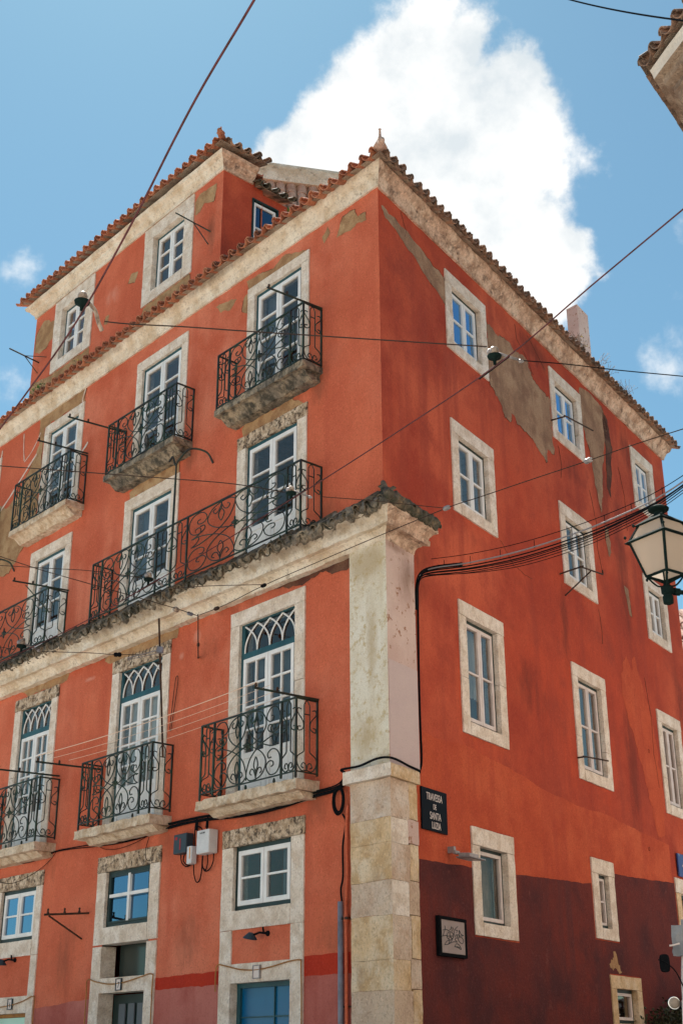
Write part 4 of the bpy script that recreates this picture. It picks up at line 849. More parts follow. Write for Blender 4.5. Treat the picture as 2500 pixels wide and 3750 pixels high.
# --- ochre cables over the doorways
for pts, lb in (([(3.42, 2.5), (3.41, 2.82), (3.2, 2.815), (2.9, 2.76), (2.55, 2.735), (2.2, 2.76), (1.9, 2.80), (1.64, 2.81), (1.615, 2.74), (1.60, 2.2), (1.6, 1.2)], 'ochre cable sagging over the blue doorway'),
                ([(6.74, 1.2), (6.74, 2.5), (6.74, 2.79), (6.5, 2.76), (6.1, 2.71), (5.7, 2.72), (5.3, 2.77), (4.97, 2.80), (4.95, 2.6), (4.95, 1.2)], 'ochre cable sagging over the dark doorway numbered seven'),
                ([(10.1, 2.50), (9.5, 2.49), (9.1, 2.51), (8.7, 2.56), (8.36, 2.62), (8.33, 2.4), (8.34, 1.2)], 'ochre cable sagging over the mint green panel')):
    m_ = MB().tube(spline([FL.P(a, .04, z) for a, z in pts], 4), .009, 6); one(m_, 'wall_cable', 'yellowcord', lb, 'cable', 'ochre cables over the doorways')
# --- junction boxes
def jbox(name, s0, s1, z0, z1, dp, mt_, lb, e0=.02):
    o_ = empty(name, lb, 'junction box'); MB().box(FL, s0, s1, e0, e0 + dp, z0, z1).build('casing', mt_, o_, bevel=.012); return o_
o_ = jbox('junction_box', 4.10, 4.42, 4.41, 4.69, .13, 'boxdark', 'slate blue junction box with red marks under the balcony')
m_ = MB(); m_.box(FL, 4.32, 4.38, .151, .153, 4.61, 4.65); m_.box(FL, 4.235, 4.262, .151, .153, 4.46, 4.62); m_.build('red_mark', 'redmark', o_)
o_ = jbox('junction_box', 3.50, 3.80, 4.34, 4.67, .16, 'boxwhite', 'large white junction box beside the slate blue one')
text('TGA21-02M', FL, 3.66, 4.615, .182, .022, o_, 'ink', flip=-1, sx=.8)
o_ = jbox('junction_box', 3.97, 4.09, 4.24, 4.49, .10, 'boxwhite', 'narrow white junction box with an orange stripe hanging between two larger boxes', e0=.04)
MB().box(FL, 4.0, 4.02, .141, .143, 4.31, 4.47).build('stripe', 'orange', o_)
m_ = MB()
for pts in ([(4.36, 4.41), (4.33, 4.30), (4.22, 4.23), (4.10, 4.24), (4.05, 4.26)], [(4.27, 4.41), (4.29, 4.32), (4.2, 4.25), (4.10, 4.25)], [(4.03, 4.24), (4.01, 4.10), (3.95, 3.99), (3.87, 4.0), (3.83, 4.12), (3.82, 4.34)], [(3.55, 4.34), (3.56, 4.22), (3.64, 4.13), (3.75, 4.12), (3.81, 4.20), (3.81, 4.34)], [(3.70, 4.34), (3.69, 4.22), (3.73, 4.13), (3.78, 4.16)], [(4.0, 4.88), (4.03, 4.75), (4.03, 4.6), (4.02, 4.49)], [(3.96, 4.87), (3.97, 4.7), (3.95, 4.5)], [(3.72, 4.88), (3.74, 4.78), (3.73, 4.67)], [(3.98, 4.78), (3.86, 4.72), (3.82, 4.6)]):
    m_.tube(spline([FL.P(a, .05, z) for a, z in pts], 5), .009, 6)
for a in (4.0, 3.74): m_.tube([FL.P(a, .04, 4.86), FL.P(a, .05, 4.72)], .022, 6)
one(m_, 'cable_loops', 'black', 'black cables looping below the three junction boxes', 'cable')
# --- trunk cables on the walls
m_ = MB()
for q, (r_, dz) in enumerate(((.016, 0), (.012, .03), (.012, -.02), (.009, .045))):
    pts = [(.72, 4.95 + dz), (.90, 4.86 + dz), (1.42, 4.84 + dz), (1.9, 4.80 + dz), (2.5, 4.78 + dz), (3.1, 4.80 + dz), (3.7, 4.85 + dz), (4.2, 4.86 + dz), (4.71, 4.86 + dz)]
    m_.tube(spline([FL.P(a + q * .01, .035 + .006 * q, z + .012 * noise.noise(Vector((a * 2, q * 3.3, 0)))) for a, z in pts], 4), r_, 6)
one(m_, 'trunk_cable', 'black', 'thick black cable bundle running under the balcony next to the corner', 'cable', 'black wall cables')
m_ = MB()
for q, dz in enumerate((0, .025)):
    m_.tube(spline([FL.P(a, .03, z + dz * (1 + .5 * math.sin(a * 3))) for a, z in ((4.71, 4.86), (5.3, 4.80), (6.0, 4.78), (6.9, 4.82), (7.5, 4.86), (8.1, 4.87), (8.8, 4.80), (9.6, 4.82), (10.4, 4.86), (12, 4.9))], 5), .008, 5)
m_.tube(spline([FL.P(a, .03, z) for a, z in ((8.05, 4.86), (8.3, 4.72), (8.8, 4.58), (9.5, 4.50), (10.2, 4.62))], 5), .005, 5)
m_.tube(spline([FL.P(a, .03, z) for a, z in ((6.75, 4.84), (6.5, 4.74), (6.1, 4.70), (5.6, 4.74), (5.1, 4.84))], 5), .005, 5); m_.tube(spline([FL.P(a, .03, z) for a, z in ((5.25, 4.78), (5.33, 4.6), (5.30, 4.45), (5.18, 4.42))], 4), .005, 5)
one(m_, 'wall_cable', 'black', 'thin black wires sagging along the wall below the two farther balconies', 'cable', 'black wall cables')
m_ = MB()
for q in range(5):
    c_, r1_ = FL.P(.86, .06 + .012 * (q % 3), 4.70), .155 + .010 * (q - 2)
    m_.tube([c_ + FL.d * (r1_ * .62 * math.cos(t * math.pi / 10)) + Vector((0, 0, r1_ * 1.05 * math.sin(t * math.pi / 10))) for t in range(21)], .011, 6)
m_.tube(spline([FL.P(.86, .06, 4.86), FL.P(.74, .08, 4.98), FL.P(.70, .14, 5.06)], 5), .014, 6)
one(m_, 'cable_coil', 'black', 'coil of black cable hanging on the left wall beside the pedestal cap', 'cable coil')
m_ = MB()
m_.tube(spline([FL.P(.70, .10, 5.03), FL.P(.64, .21, 5.04), FL.P(.3, .215, 5.03), FL.P(.0, .21, 5.07), FL.P(-.20, .20, 5.06), FR.P(-.1, .19, 5.05), FR.P(.2, .19, 5.02), FR.P(.44, .18, 5.01), FR.P(.56, .12, 5.01), FR.P(.68, .04, 5.08)], 6), .015, 6)
m_.tube(spline([FR.P(.68, .04, 5.06), FR.P(.755, .04, 5.2), FR.P(.765, .03, 5.7), FR.P(.765, .03, 6.3), FR.P(.78, .03, 7.0), FR.P(.80, .03, 7.6)], 4), .017, 6)
m_.tube(spline([FL.P(.80, .05, 4.52), FL.P(.74, .05, 4.40), FL.P(.80, .05, 4.13), FL.P(.80, .05, 3.75), FL.P(.84, .05, 3.60), FL.P(.82, .05, 3.44)], 5), .013, 6)
one(m_, 'trunk_cable', 'black', 'black cable climbing round the pilaster foot and up its right edge', 'cable', 'black wall cables')
o_ = empty('drain_pipe', 'grey and orange painted pipes beside the pedestal on the left wall', 'pipe')
MB().tube([FL.P(.84, .06, 3.45), FL.P(.84, .06, .4)], .035, 10).build('conduit', 'pvc', o_, smooth=True)
m_ = MB(); m_.tube(spline([FL.P(.70, .05, 4.62), FL.P(.73, .05, 4.3), FL.P(.72, .05, 3.8), FL.P(.745, .05, 3.4), FL.P(.745, .05, 3.2), FL.P(.74, .05, .4)], 4), .022, 8); m_.tube([FL.P(.745, .05, 3.28), FL.P(.745, .05, 3.20)], .032, 8); m_.build('painted_pipe', 'paint', o_, smooth=True)
m_ = MB(); m_.box(FL, .69, .90, .0, .035, 2.22, 2.24); m_.box(FL, .69, .80, 0, .08, 3.23, 3.26); m_.build('clamp', 'rust', o_)
# --- iron brackets and hooks on the walls
IB = empty('insulator_bracket', 'black iron wall bracket with three pegs between the two ground floor windows', 'bracket')
m_ = MB(); m_.tube([FL.P(6.90, 0, 3.80), FL.P(7.02, .72, 3.74)], .018, 6); m_.tube([FL.P(7.06, 0, 3.42), FL.P(7.05, .62, 3.73)], .014, 6); m_.build('arm', 'rust', IB)
for t in (.22, .55, .92): MB().lathe(FL.P(6.90 + .12 * t, .72 * t, 3.80 - .06 * t), (0, 0, 1), [(.02, 0), (.02, .03), (.012, .05), (.018, .08), (.008, .09)], 8).build('peg', 'rust', IB)
def bar(pts, r, name, material, lb, cat, group=None, k=1): 
    m_ = MB(); m_.tube(spline(pts, 5) if k > 1 else pts, r, 6); return one(m_, name, material, lb, cat, group)
def laundry(s_, z_, out, s2, lb, stay=False, rise=.0):
    o_ = empty('laundry_bar', lb, 'laundry bar', 'iron laundry bars on the balconies')
    MB().tube([FL.P(s_, .02, z_), FL.P(s2, out, z_ + rise)], .016, 6).build('bar', 'iron', o_)
    for t in (.65, .97): MB().lathe(FL.P(s_ + (s2 - s_) * t, out * t, z_ + rise * t + .01), (0, 0, 1), [(.012, 0), (.02, .02), (.018, .05), (.006, .06)], 6).build('peg', 'rust', o_)
    if stay: m_ = MB(); m_.tube([FL.P(s_ + .02, .36, z_ - .5), FL.P(s2, out * .75, z_ - .02)], .011, 5); m_.build('stay', 'iron', o_)
laundry(1.27, 12.27, 1.02, 1.36, 'iron laundry bar jutting from the top balcony next to the corner')
laundry(6.85, 12.27, 1.10, 6.98, 'iron laundry bar jutting past the left end of the middle top balcony')
laundry(8.10, 12.29, 1.02, 8.22, 'iron laundry bar jutting from the top balcony at the far left')
laundry(8.38, 9.60, 1.05, 8.58, 'iron laundry bar with a stay on the second floor balcony at the left', stay=True)
laundry(1.32, 6.12, 1.06, 1.40, 'iron laundry bar holding the washing lines on the first floor balcony by the corner')
laundry(6.82, 6.06, 1.12, 6.98, 'iron laundry bar at the left end of the middle first floor balcony')
laundry(8.16, 6.16, 1.10, 8.34, 'iron laundry bar on the lowest left balcony')
A_ = [FL.P(6.96, 1.10 - .28 * k, 6.16) for k in range(4)]; B_ = [FL.P(1.38, 1.02 - .22 * k, 6.20) for k in range(4)]
m_ = MB()
for a, b in zip(A_, B_): m_.tube(sag(a, b, .05 + .02 * random.random(), 16), .0035 if a is not A_[0] else .006, 4)
one(m_, 'washing_line', 'cord', 'four pale washing lines strung between two first floor balconies', 'washing line')
def rbar(pts, lb, w_=.014):
    o_ = empty('laundry_bracket', lb, 'laundry bracket', 'iron laundry brackets on the right wall')
    for a, b in pts: MB().tube([a, b], w_, 6).build('rod', 'rust', o_)
rbar([(FR.P(5.76, .01, 12.30), FR.P(5.76, .30, 12.30)), (FR.P(5.70, .30, 12.29), FR.P(6.95, .32, 12.50))], 'thin iron bar across the middle top window of the right wall')
rbar([(FR.P(5.60, .02, 9.28), FR.P(5.72, .42, 9.38)), (FR.P(5.66, .38, 9.36), FR.P(6.55, .42, 9.48)), (FR.P(5.80, .01, 8.95), FR.P(6.1, .40, 9.42)), (FR.P(6.55, .42, 9.48), FR.P(6.55, .42, 9.56))], 'iron bracket with a stay under the middle second floor window of the right wall')
rbar([(FR.P(5.80, .01, 6.16), FR.P(5.80, .14, 6.16)), (FR.P(5.74, .14, 6.155), FR.P(6.75, .14, 6.26))], 'thin iron bar across the middle first floor window of the right wall')
# attic hooks
def hk(name, segs, lb, grp='iron stays on the attic wall', mt_='iron'):
    o_ = empty(name, lb, 'iron stay', grp)
    for pts, r_ in segs: MB().tube(pts, r_, 6).build('rod', mt_, o_)
e_ = hit(FL, 403, 488, .55); hk('wall_stay', [([FL.P(4.37, 0, 15.36), e_], .013), ([FL.P(4.43, 0, 15.12), FL.P(4.37, 0, 15.36).lerp(e_, .5)], .010)], 'iron stay jutting from the attic wall beside its right window')
e_ = hit(FL, 22, 800, .75); hk('wall_stay', [([FL.P(10.52, 0, 15.32), e_], .016), ([FL.P(10.55, 0, 15.08), FL.P(10.52, 0, 15.32).lerp(e_, .5)], .010), ([FL.P(10.2, 0, 15.32), FL.P(10.52, 0, 15.32).lerp(e_, .5)], .008)], 'iron stay jutting over the sky from the attic wall left end')
def gooseneck(s_, lb):
    o_ = empty('iron_hook', lb, 'iron hook', 'curved iron hooks between the doors')
    MB().tube([FL.P(s_, .40, 8.58), FL.P(s_ - .02, .40, 10.35), FL.P(s_ - .02, .40, 10.62)], .022, 7, .014).build('post', 'iron', o_)
    MB().tube(spline([FL.P(s_ - .50, .01, 10.62), FL.P(s_ - .46, .12, 10.80), FL.P(s_ - .28, .32, 10.86), FL.P(s_ - .08, .40, 10.70), FL.P(s_ - .0, .40, 10.64), FL.P(s_ + .06, .42, 10.80), FL.P(s_ + .10, .43, 10.78), FL.P(s_ + .14, .44, 10.74)], 6), .017, 6).build('hook', 'iron', o_)
gooseneck(4.50, 'tall iron post with a curved hook rising from the long balcony'); gooseneck(11.15, 'curved iron hook at the left edge between two doors')
m_ = MB(); m_.tube([hit(FL, 455, 1412, .12), hit(FL, 455, 1512, .12)], .010, 5); m_.tube([hit(FL, 455, 1412, .0), hit(FL, 455, 1412, .13)], .014, 5); m_.tube([hit(FL, 455, 1511, .0), hit(FL, 455, 1511, .13)], .016, 5); m_.lathe(hit(FL, 455, 1486, .12), (0, 0, 1), [(.012, 0), (.022, .02), (.022, .05), (.01, .07)], 8)
one(m_, 'anchor_rod', 'rust', 'rusty anchor rod on the wall where the overhead wires meet', 'wall anchor')
m_ = MB(); m_.tube(spline([hit(FL, q_[0], q_[1], .03) for q_ in ((389, 1680), (398, 1600), (404, 1557), (409, 1558), (404, 1600), (398, 1640), (392, 1680))], 4), .006, 5)
one(m_, 'wire_loop', 'rust', 'thin looped wire on the wall right of the aerial', 'wire')
# --- television aerial
AN = empty('tv_aerial', 'rusty television aerial on a thin mast fixed to the balcony', 'aerial')
mb_, mt0 = hit(FL, 374, 1740, .34), hit(FL, 365, 1421, .34); MB().tube([mb_, mt0], .016, 7).build('mast', 'rust', AN)
b0_, b1_ = hit(FL, 368, 1492, .36), hit(FL, 292, 1512, .80); m_ = MB(); m_.tube([b0_, b1_], .009, 5); m_.tube([b0_ - Vector((0, 0, .05)), b1_ - Vector((0, 0, .03))], .006, 5); m_.build('boom', 'greymetal', AN)
m_ = MB(); dx = (FL.d * .5 + FL.n * -.1).normalized(); sdv = (b1_ - b0_).cross(Vector((0, 0, 1))).normalized()
for k in range(9):
    c_ = b0_.lerp(b1_, .12 + k * .105); w_ = .20 - k * .006; m_.tube([c_ - sdv * w_ + Vector((0, 0, .02)), c_ + sdv * w_], .0035, 4)
m_.build('elements', 'steel', AN); MB().box(Fr((b0_.x, b0_.y), (1, 0), (0, -1)), -.05, .05, -.02, .06, b0_.z - .06, b0_.z + .03).build('junction', 'pvc', AN)
# --- overhead tram wires: contact wires at one height, hangers, span wires
ZW = 7.6
def wirepts(P_, z, ks=1): return [atz(x, y, z) for x, y in P_]
WA = wirepts([(640, -110), (583, 0), (470, 190), (400, 320), (330, 460), (265, 582), (205, 690), (140, 793), (70, 890), (0, 985), (-60, 1065)], ZW)
WB = wirepts([(1650, 412), (1568, 480), (1356, 657), (1145, 835), (900, 1000), (735, 1106), (655, 1155), (500, 1252), (340, 1345), (190, 1430), (40, 1503), (-60, 1550)], ZW)
one(MB().tube(spline(WA, 4), .0085, 7), 'tram_wire', 'wire', 'thick brown tram wire crossing the sky and the attic at the left', 'tram wire', smooth=True)
one(MB().tube(spline(WB, 4), .0068, 7), 'tram_wire', 'wire', 'tram wire rising from lower left across the balconies to the right sky', 'tram wire', smooth=True)
def hanger(P0, ax, lb, sc=1.0, curve=False):
    o_ = empty('wire_hanger', lb, 'wire hanger', 'insulated hangers on the tram wires'); c_ = Vector(P0); ax = Vector(ax).normalized(); U_ = Vector((0, 0, 1))
    MB().lathe(c_ + U_ * .03 * sc, U_, [(.018 * sc, -.03 * sc), (.022 * sc, .03 * sc), (.075 * sc, .05 * sc), (.082 * sc, .075 * sc), (.06 * sc, .085 * sc)], 14).build('insulator_skirt', 'lampframe', o_, smooth=True)
    MB().lathe(c_ + U_ * .115 * sc, U_, [(.05 * sc, 0), (.052 * sc, .06 * sc), (.04 * sc, .09 * sc), (.02 * sc, .10 * sc)], 12).build('insulator', 'porc', o_, smooth=True)
    m_ = MB(); L_ = .30 * sc
    if curve: m_.tube(spline([c_ + U_ * .15 * sc, c_ + U_ * .15 * sc + ax * .10, c_ + U_ * .12 * sc + ax * .20, c_ + U_ * .02 + ax * .26, c_ - U_ * .03 + ax * .32], 5), .022 * sc, 7)
    else: m_.tube([c_ + U_ * .15 * sc - ax * L_ * .25, c_ + U_ * .15 * sc], .03 * sc, 7); m_.tube([c_ + U_ * .15 * sc, c_ + U_ * .11 * sc + ax * L_], .018 * sc, 7, .014 * sc); m_.lathe(c_ + U_ * .10 * sc + ax * L_, ax, [(.012 * sc, 0), (.024 * sc, .01), (.024 * sc, .03), (.01 * sc, .05)], 7)
    m_.build('arm', 'greymetal' if not curve else 'porc', o_, smooth=True); return o_
def clampon(o_, P_, Q_): MB().tube([P_, Q_], .013, 6).build('clamp', 'lampframe', o_)
def near(x, y): return atz(x, y, ZW)
sx = lambda a, b: (b - a)
h1 = atz(187, 712, ZW + .02); a1_ = atz(240, 738, ZW + .1); hanger(h1 - Vector((0, 0, 0)), Vector((a1_.x - h1.x, a1_.y - h1.y, 0)), 'grimy porcelain hanger with a curved arm in front of the left attic window', sc=.85, curve=True)
h2 = atz(1136, 836, ZW + .02); e2 = atz(1196, 826, ZW + .12); o2 = hanger(h2, Vector((e2.x - h2.x, e2.y - h2.y, 0)), 'grey hanger with a dark skirt in front of the plaster patch on the right wall', sc=.85); clampon(o2, atz(1100, 869, ZW + .015), atz(1168, 818, ZW + .015))
h3 = atz(668, 1146, ZW + .0); e3 = atz(735, 1142, ZW + .1); o3 = hanger(h3, Vector((e3.x - h3.x, e3.y - h3.y, 0)), 'rusty hanger in front of the long balcony near the corner', sc=.75); clampon(o3, atz(645, 1162, ZW + .01), atz(700, 1126, ZW + .01))
h4 = atz(340, 1344, ZW); e4 = atz(396, 1352, ZW + .1); o4 = hanger(h4, Vector((e4.x - h4.x, e4.y - h4.y, 0)), 'rusty hanger in front of the middle second floor door', sc=.85); clampon(o4, atz(318, 1358, ZW + .01), atz(366, 1330, ZW + .01))
h5 = atz(48, 1498, ZW); e5 = atz(95, 1496, ZW + .1); o5 = hanger(h5, Vector((e5.x - h5.x, e5.y - h5.y, 0)), 'grey hanger at the lower left above the string course', sc=1.0); clampon(o5, atz(26, 1510, ZW + .01), atz(72, 1488, ZW + .01))
ZS = ZW + .16
def span(P_, r_, lb, z=ZS, mt_='steel'):
    return one(MB().tube(spline([atz(x, y, z if len(q_) == 0 else q_[0]) for x, y, *q_ in P_], 4), r_ * .68, 5), 'span_wire', mt_, lb, 'span wire', 'thin overhead span wires')
span([(240, 738), (300, 744), (420, 750), (560, 760), (700, 769), (900, 782), (1118, 796)], .0095, 'span wire from the porcelain hanger across the corner to the right wall hanger')
span([(1200, 828), (1300, 836), (1420, 850), (1568, 864), (1680, 876)], .008, 'span wire running right from the grey hanger across the sky', mt_='black')
span([(-40, 1067), (0, 1070), (200, 1085), (400, 1100), (540, 1112), (655, 1131)], .009, 'span wire crossing the top balconies at the left to the rusty hanger')
span([(738, 1141), (830, 1148), (930, 1158), (1020, 1167)], .0075, 'span wire crossing below the corner tiles to the strain insulator')
span([(-40, 1298), (0, 1299), (100, 1305), (216, 1312), (325, 1328)], .008, 'span wire crossing the left second floor door')
span([(398, 1352), (480, 1346), (605, 1343)], .008, 'span wire along the string course to the long bare wire')
span([(-40, 1266), (0, 1278), (90, 1308), (188, 1336), (300, 1368), (404, 1398), (455, 1415)], .009, 'span wire slanting down from the left edge to the wall anchor')
span([(-30, 1480), (30, 1492)], .008, 'short span wire entering at the left edge below the long balcony')
span([(96, 1497), (205, 1500), (268, 1504), (365, 1504), (455, 1511)], .009, 'span wire with two black insulators in front of the arched middle door')
span([(1680, 950), (1568, 985), (1450, 1023), (1350, 1058), (1230, 1098), (1100, 1142), (1025, 1167), (860, 1235), (720, 1295), (605, 1345), (520, 1388), (457, 1413)], .0085, 'long bare wire climbing from the wall anchor past the corner to the right edge')
def insul(x, y, ax, lb, r_=.035, mt_='porc', L_=.10):
    m_ = MB(); c_ = atz(x, y, ZS); d_ = (atz(x + ax[0], y + ax[1], ZS) - c_).normalized(); m_.lathe(c_ - d_ * L_ * .5, d_, [(.008, 0), (r_ * .8, .01), (r_, L_ * .35), (r_ * .7, L_ * .5), (r_, L_ * .65), (r_ * .8, L_ * .95), (.008, L_)], 10); one(m_, 'strain_insulator', mt_, lb, 'insulator', 'strain insulators on the span wires', smooth=True)
insul(1025, 1167, (10, -4), 'grey strain insulator on the wire left of the second floor right wall window', .032, 'greymetal')
insul(1350, 1058, (10, -4), 'strain insulator high on the wire in the middle of the right wall', .034, 'greymetal')
insul(270, 1504, (10, 0), 'black strain insulator left of the aerial', .04, 'black', .13); insul(386, 1506, (10, 1), 'black strain insulator right of the aerial mast', .038, 'black', .12)
insul(404, 1400, (10, 4), 'pinkish strain insulator on the slanting wire under the string course', .04, 'porc'); insul(436, 1410, (10, 3), 'small grey insulator next to the wall anchor', .03, 'pvc'); insul(497, 1398, (10, -4), 'rusty strain insulator just right of the wall anchor', .03, 'rust'); insul(605, 1345, (10, -4), 'small black insulator where the wire leaves the string course', .028, 'black')
one(MB().tube(sag(aty(1290, -7, 14), aty(1620, 52, 9.5), .05), .011, 6), 'span_wire', 'black', 'dark cable over the sky at the top right corner', 'span wire', 'thin overhead span wires')
# --- bundle of cables from the pilaster to the right
def bundle(P_, r_, off=(0, 0)): return [aty(x + off[0], y + off[1], Y) for x, y, Y in P_]
base = [(957, 1352, 16.52), (964, 1322, 16.40), (990, 1306, 16.3), (1080, 1292, 15.8), (1200, 1264, 15.0), (1340, 1218, 14.2), (1450, 1172, 13.4), (1510, 1143, 12.9), (1568, 1106, 12.3), (1640, 1055, 11.6)]
CB = empty('cable_bundle', 'bundle of grey and black cables sweeping from the pilaster to the right edge', 'cable bundle')
MB().tube(spline(bundle(base, 0), 5), .0095, 8).build('conduit', 'greycable', CB, smooth=True)
m_ = MB()
for q, (o0, o1, o2, r_) in enumerate((((0, 3), (0, 18), (0, 5), .012), ((0, 6), (0, 27), (4, 6), .009), ((0, 4), (0, 33), (6, 11), .007), ((1, 2), (0, 22), (2, 3), .008), ((0, -22), (0, -16), (0, -10), .006), ((-3, -8), (0, 40), (8, 16), .006), ((0, 1), (0, 10), (0, 8), .012))):
    pts = []
    for i, (x, y, Y) in enumerate(base[0 if q != 4 else 2:]):
        t = i / 9.0; w0, w1, w2 = max(0, 1 - 2.2 * t), 1 - abs(2 * t - 1), max(0, 2 * t - 1)
        pts.append(aty(x + o0[0] * w0 + o1[0] * w1 + o2[0] * w2, y + o0[1] * w0 + o1[1] * w1 + o2[1] * w2, Y - .03 * (q % 3)))
    m_.tube(spline(pts, 5), r_ * .78, 6)
for k in range(9):
    p_ = spline(bundle(base, 0), 5)[12 + k * 3]; m_.tube([p_ + Vector((0, 0, -.02)), p_ + Vector((0, 0, .09))], .004, 4)
m_.build('cables', 'black', CB)
m_ = MB(); m_.tube(spline(bundle([(955, 1400, 16.56), (957, 1352, 16.52), (966, 1318, 16.4), (995, 1304, 16.3), (1060, 1296, 15.95)], 0), 5), .027, 7); m_.build('sleeve', 'black', CB)
# --- blue traffic sign at the right edge
BS = empty('blue_sign', 'blue and white traffic sign above the side door at the right edge', 'sign')
MB().box(FR, 9.87, 10.7, .02, .05, 4.72, 5.13).build('plate', 'bluesign', BS, bevel=.004)
MB().poly([FR.P(10.05, .053, 4.92), FR.P(10.28, .053, 4.76), FR.P(10.51, .053, 4.92), FR.P(10.28, .053, 5.08)], FR.n * .002).build('diamond', 'letter', BS)
text('F', FR, 10.2, 4.87, .057, .10, BS, 'ink')
# --- small dark vents
for s_, z_, lb in ((9.05, 8.37 - 1.5, 'small dark hole in the right wall between two columns of windows'), (8.6, 5.05, 'small dark hole low on the right wall')):
    m_ = MB().lathe(FR.P(s_, -.02, z_), FR.n, [(.035, 0), (.035, .026), (.03, .026), (.03, .0)], 10); one(m_, 'vent_hole', 'black', lb, 'vent')
# --- street lamp on the neighbour's wall
ob = atz(1473, 141, 12); dA = Vector((.287, -.958, 0)).normalized(); nA = Vector((-.958, -.287, 0)).normalized(); nB = Vector((-DR[1], DR[0], 0)).normalized()
cN = Vector((ob.x, ob.y, 0)) - (nA + nB) * (.40 / (1 + nA.dot(nB))); FNA = Fr((cN.x, cN.y), dA, nA); FNB = Fr((cN.x, cN.y), DR, nB)
SL = empty('street_lamp', 'dark green iron street lantern with frosted panes on a scrolled bracket', 'street lamp')
lc = Vector((2.70, 10.08, 0)); ang = math.radians(170)
def ring4(rad, z): return [lc + Vector((math.cos(ang + k * math.pi / 2) * rad, math.sin(ang + k * math.pi / 2) * rad, z)) for k in range(4)]
Rm, Rb, Rt = ring4(.268, 5.655), ring4(.155, 5.335), ring4(.175, 5.80)
fm = MB()
for A4, B4 in ((Rm, Rb), (Rm, Rt)):
    for k in range(4): fm.tube([A4[k], B4[k]], .013, 4)
for R4, r_ in ((Rm, .015), (Rb, .014), (Rt, .012)):
    for k in range(4): fm.tube([R4[k], R4[(k + 1) % 4]], r_, 4)
fm.build('frame', 'lampframe', SL)
fm = MB(); O4, O5 = ring4(.312, 5.645), ring4(.255, 5.675)
for k in range(4): fm.poly([O4[k], O4[(k + 1) % 4], O5[(k + 1) % 4], O5[k]], (0, 0, -.006))
fm.build('drip_rim', 'lampframe', SL)
for k in range(4): MB().poly([Rm[k], Rm[(k + 1) % 4], Rb[(k + 1) % 4], Rb[k]]).build('pane', 'frost', SL); MB().poly([Rm[k], Rm[(k + 1) % 4], Rt[(k + 1) % 4], Rt[k]]).build('upper_pane', 'frost', SL)
MB().lathe(lc + Vector((0, 0, 5.42)), (0, 0, 1), [(.02, 0), (.022, .05), (.045, .10), (.05, .14), (.03, .18), (.0, .19)], 12).build('bulb', 'letter', SL, smooth=True)
T5 = ring4(.222, 5.795); T6 = ring4(.07, 5.88); fm = MB(); ids = fm.quadgrid([T5 + T5[:1], T6 + T6[:1]]); fm.poly(T5); fm.poly(T6)
fm.lathe(lc + Vector((0, 0, 5.87)), (0, 0, 1), [(.05, 0), (.04, .04), (.085, .055), (.09, .07), (.04, .10), (.01, .11)], 16)
for R4 in (ring4(.30, 5.69), T5): 
    for p_ in R4: fm.lathe(p_, (0, 0, 1), [(.004, -.01), (.012, 0), (.012, .012), (.004, .02)], 6)
fm.build('cap', 'lampframe', SL)
fm = MB()
for p_ in Rb: fm.tube(spline([p_, p_.lerp(lc + Vector((0, 0, 5.25)), .5) + Vector((0, 0, -.045)), lc + Vector((0, 0, 5.24))], 5), .008, 5); fm.tube([p_, lc + Vector((0, 0, 5.26))], .009, 5); fm.lathe(p_ - Vector((0, 0, .03)), (0, 0, 1), [(.004, -.015), (.013, 0), (.004, .015)], 6)
fm.lathe(lc + Vector((0, 0, 5.08)), (0, 0, 1), [(.02, 0), (.042, .01), (.045, .07), (.036, .075), (.036, .09), (.05, .10), (.052, .15), (.03, .17), (.02, .20)], 14); fm.build('stem', 'lampframe', SL)
wp = FNA.P((lc - cN).dot(dA), 0, 0); tgt = Vector((wp.x, wp.y, 5.19)); fm = MB(); ax = (tgt - lc - Vector((0, 0, 5.20))); fm.tube([lc + Vector((0, 0, 5.20)), tgt], .021, 8)
fm.tube([lc + Vector((0, 0, 5.20)) + ax.normalized() * .06, lc + Vector((0, 0, 5.20)) + ax.normalized() * .11], .034, 8)
AX = Vector((ax.x, ax.y, 0)).normalized(); b_ = lc + Vector((0, 0, 5.20))
sc2 = [b_ + AX * (.36 + u) + Vector((0, 0, v)) for u, v in ((-.16, -.05), (-.13, -.10), (-.06, -.10), (-.05, -.2), (.02, -.30), (.15, -.32), (.26, -.24), (.24, -.13), (.15, -.10), (.08, -.16), (.12, -.22), (.17, -.20))]
fm.tube(spline(sc2, 5), .017, 6); fm.tube(spline([b_ + AX * (.62 + u) + Vector((0, 0, v)) for u, v in ((-.1, -.2), (.05, -.38), (.3, -.42), (.6, -.3), (.8, -.02))], 5), .018, 6)
fm.tube([b_ + AX * .27 + Vector((0, 0, .50)), tgt + Vector((0, 0, .56))], .010, 6); fm.build('bracket', 'lampframe', SL)
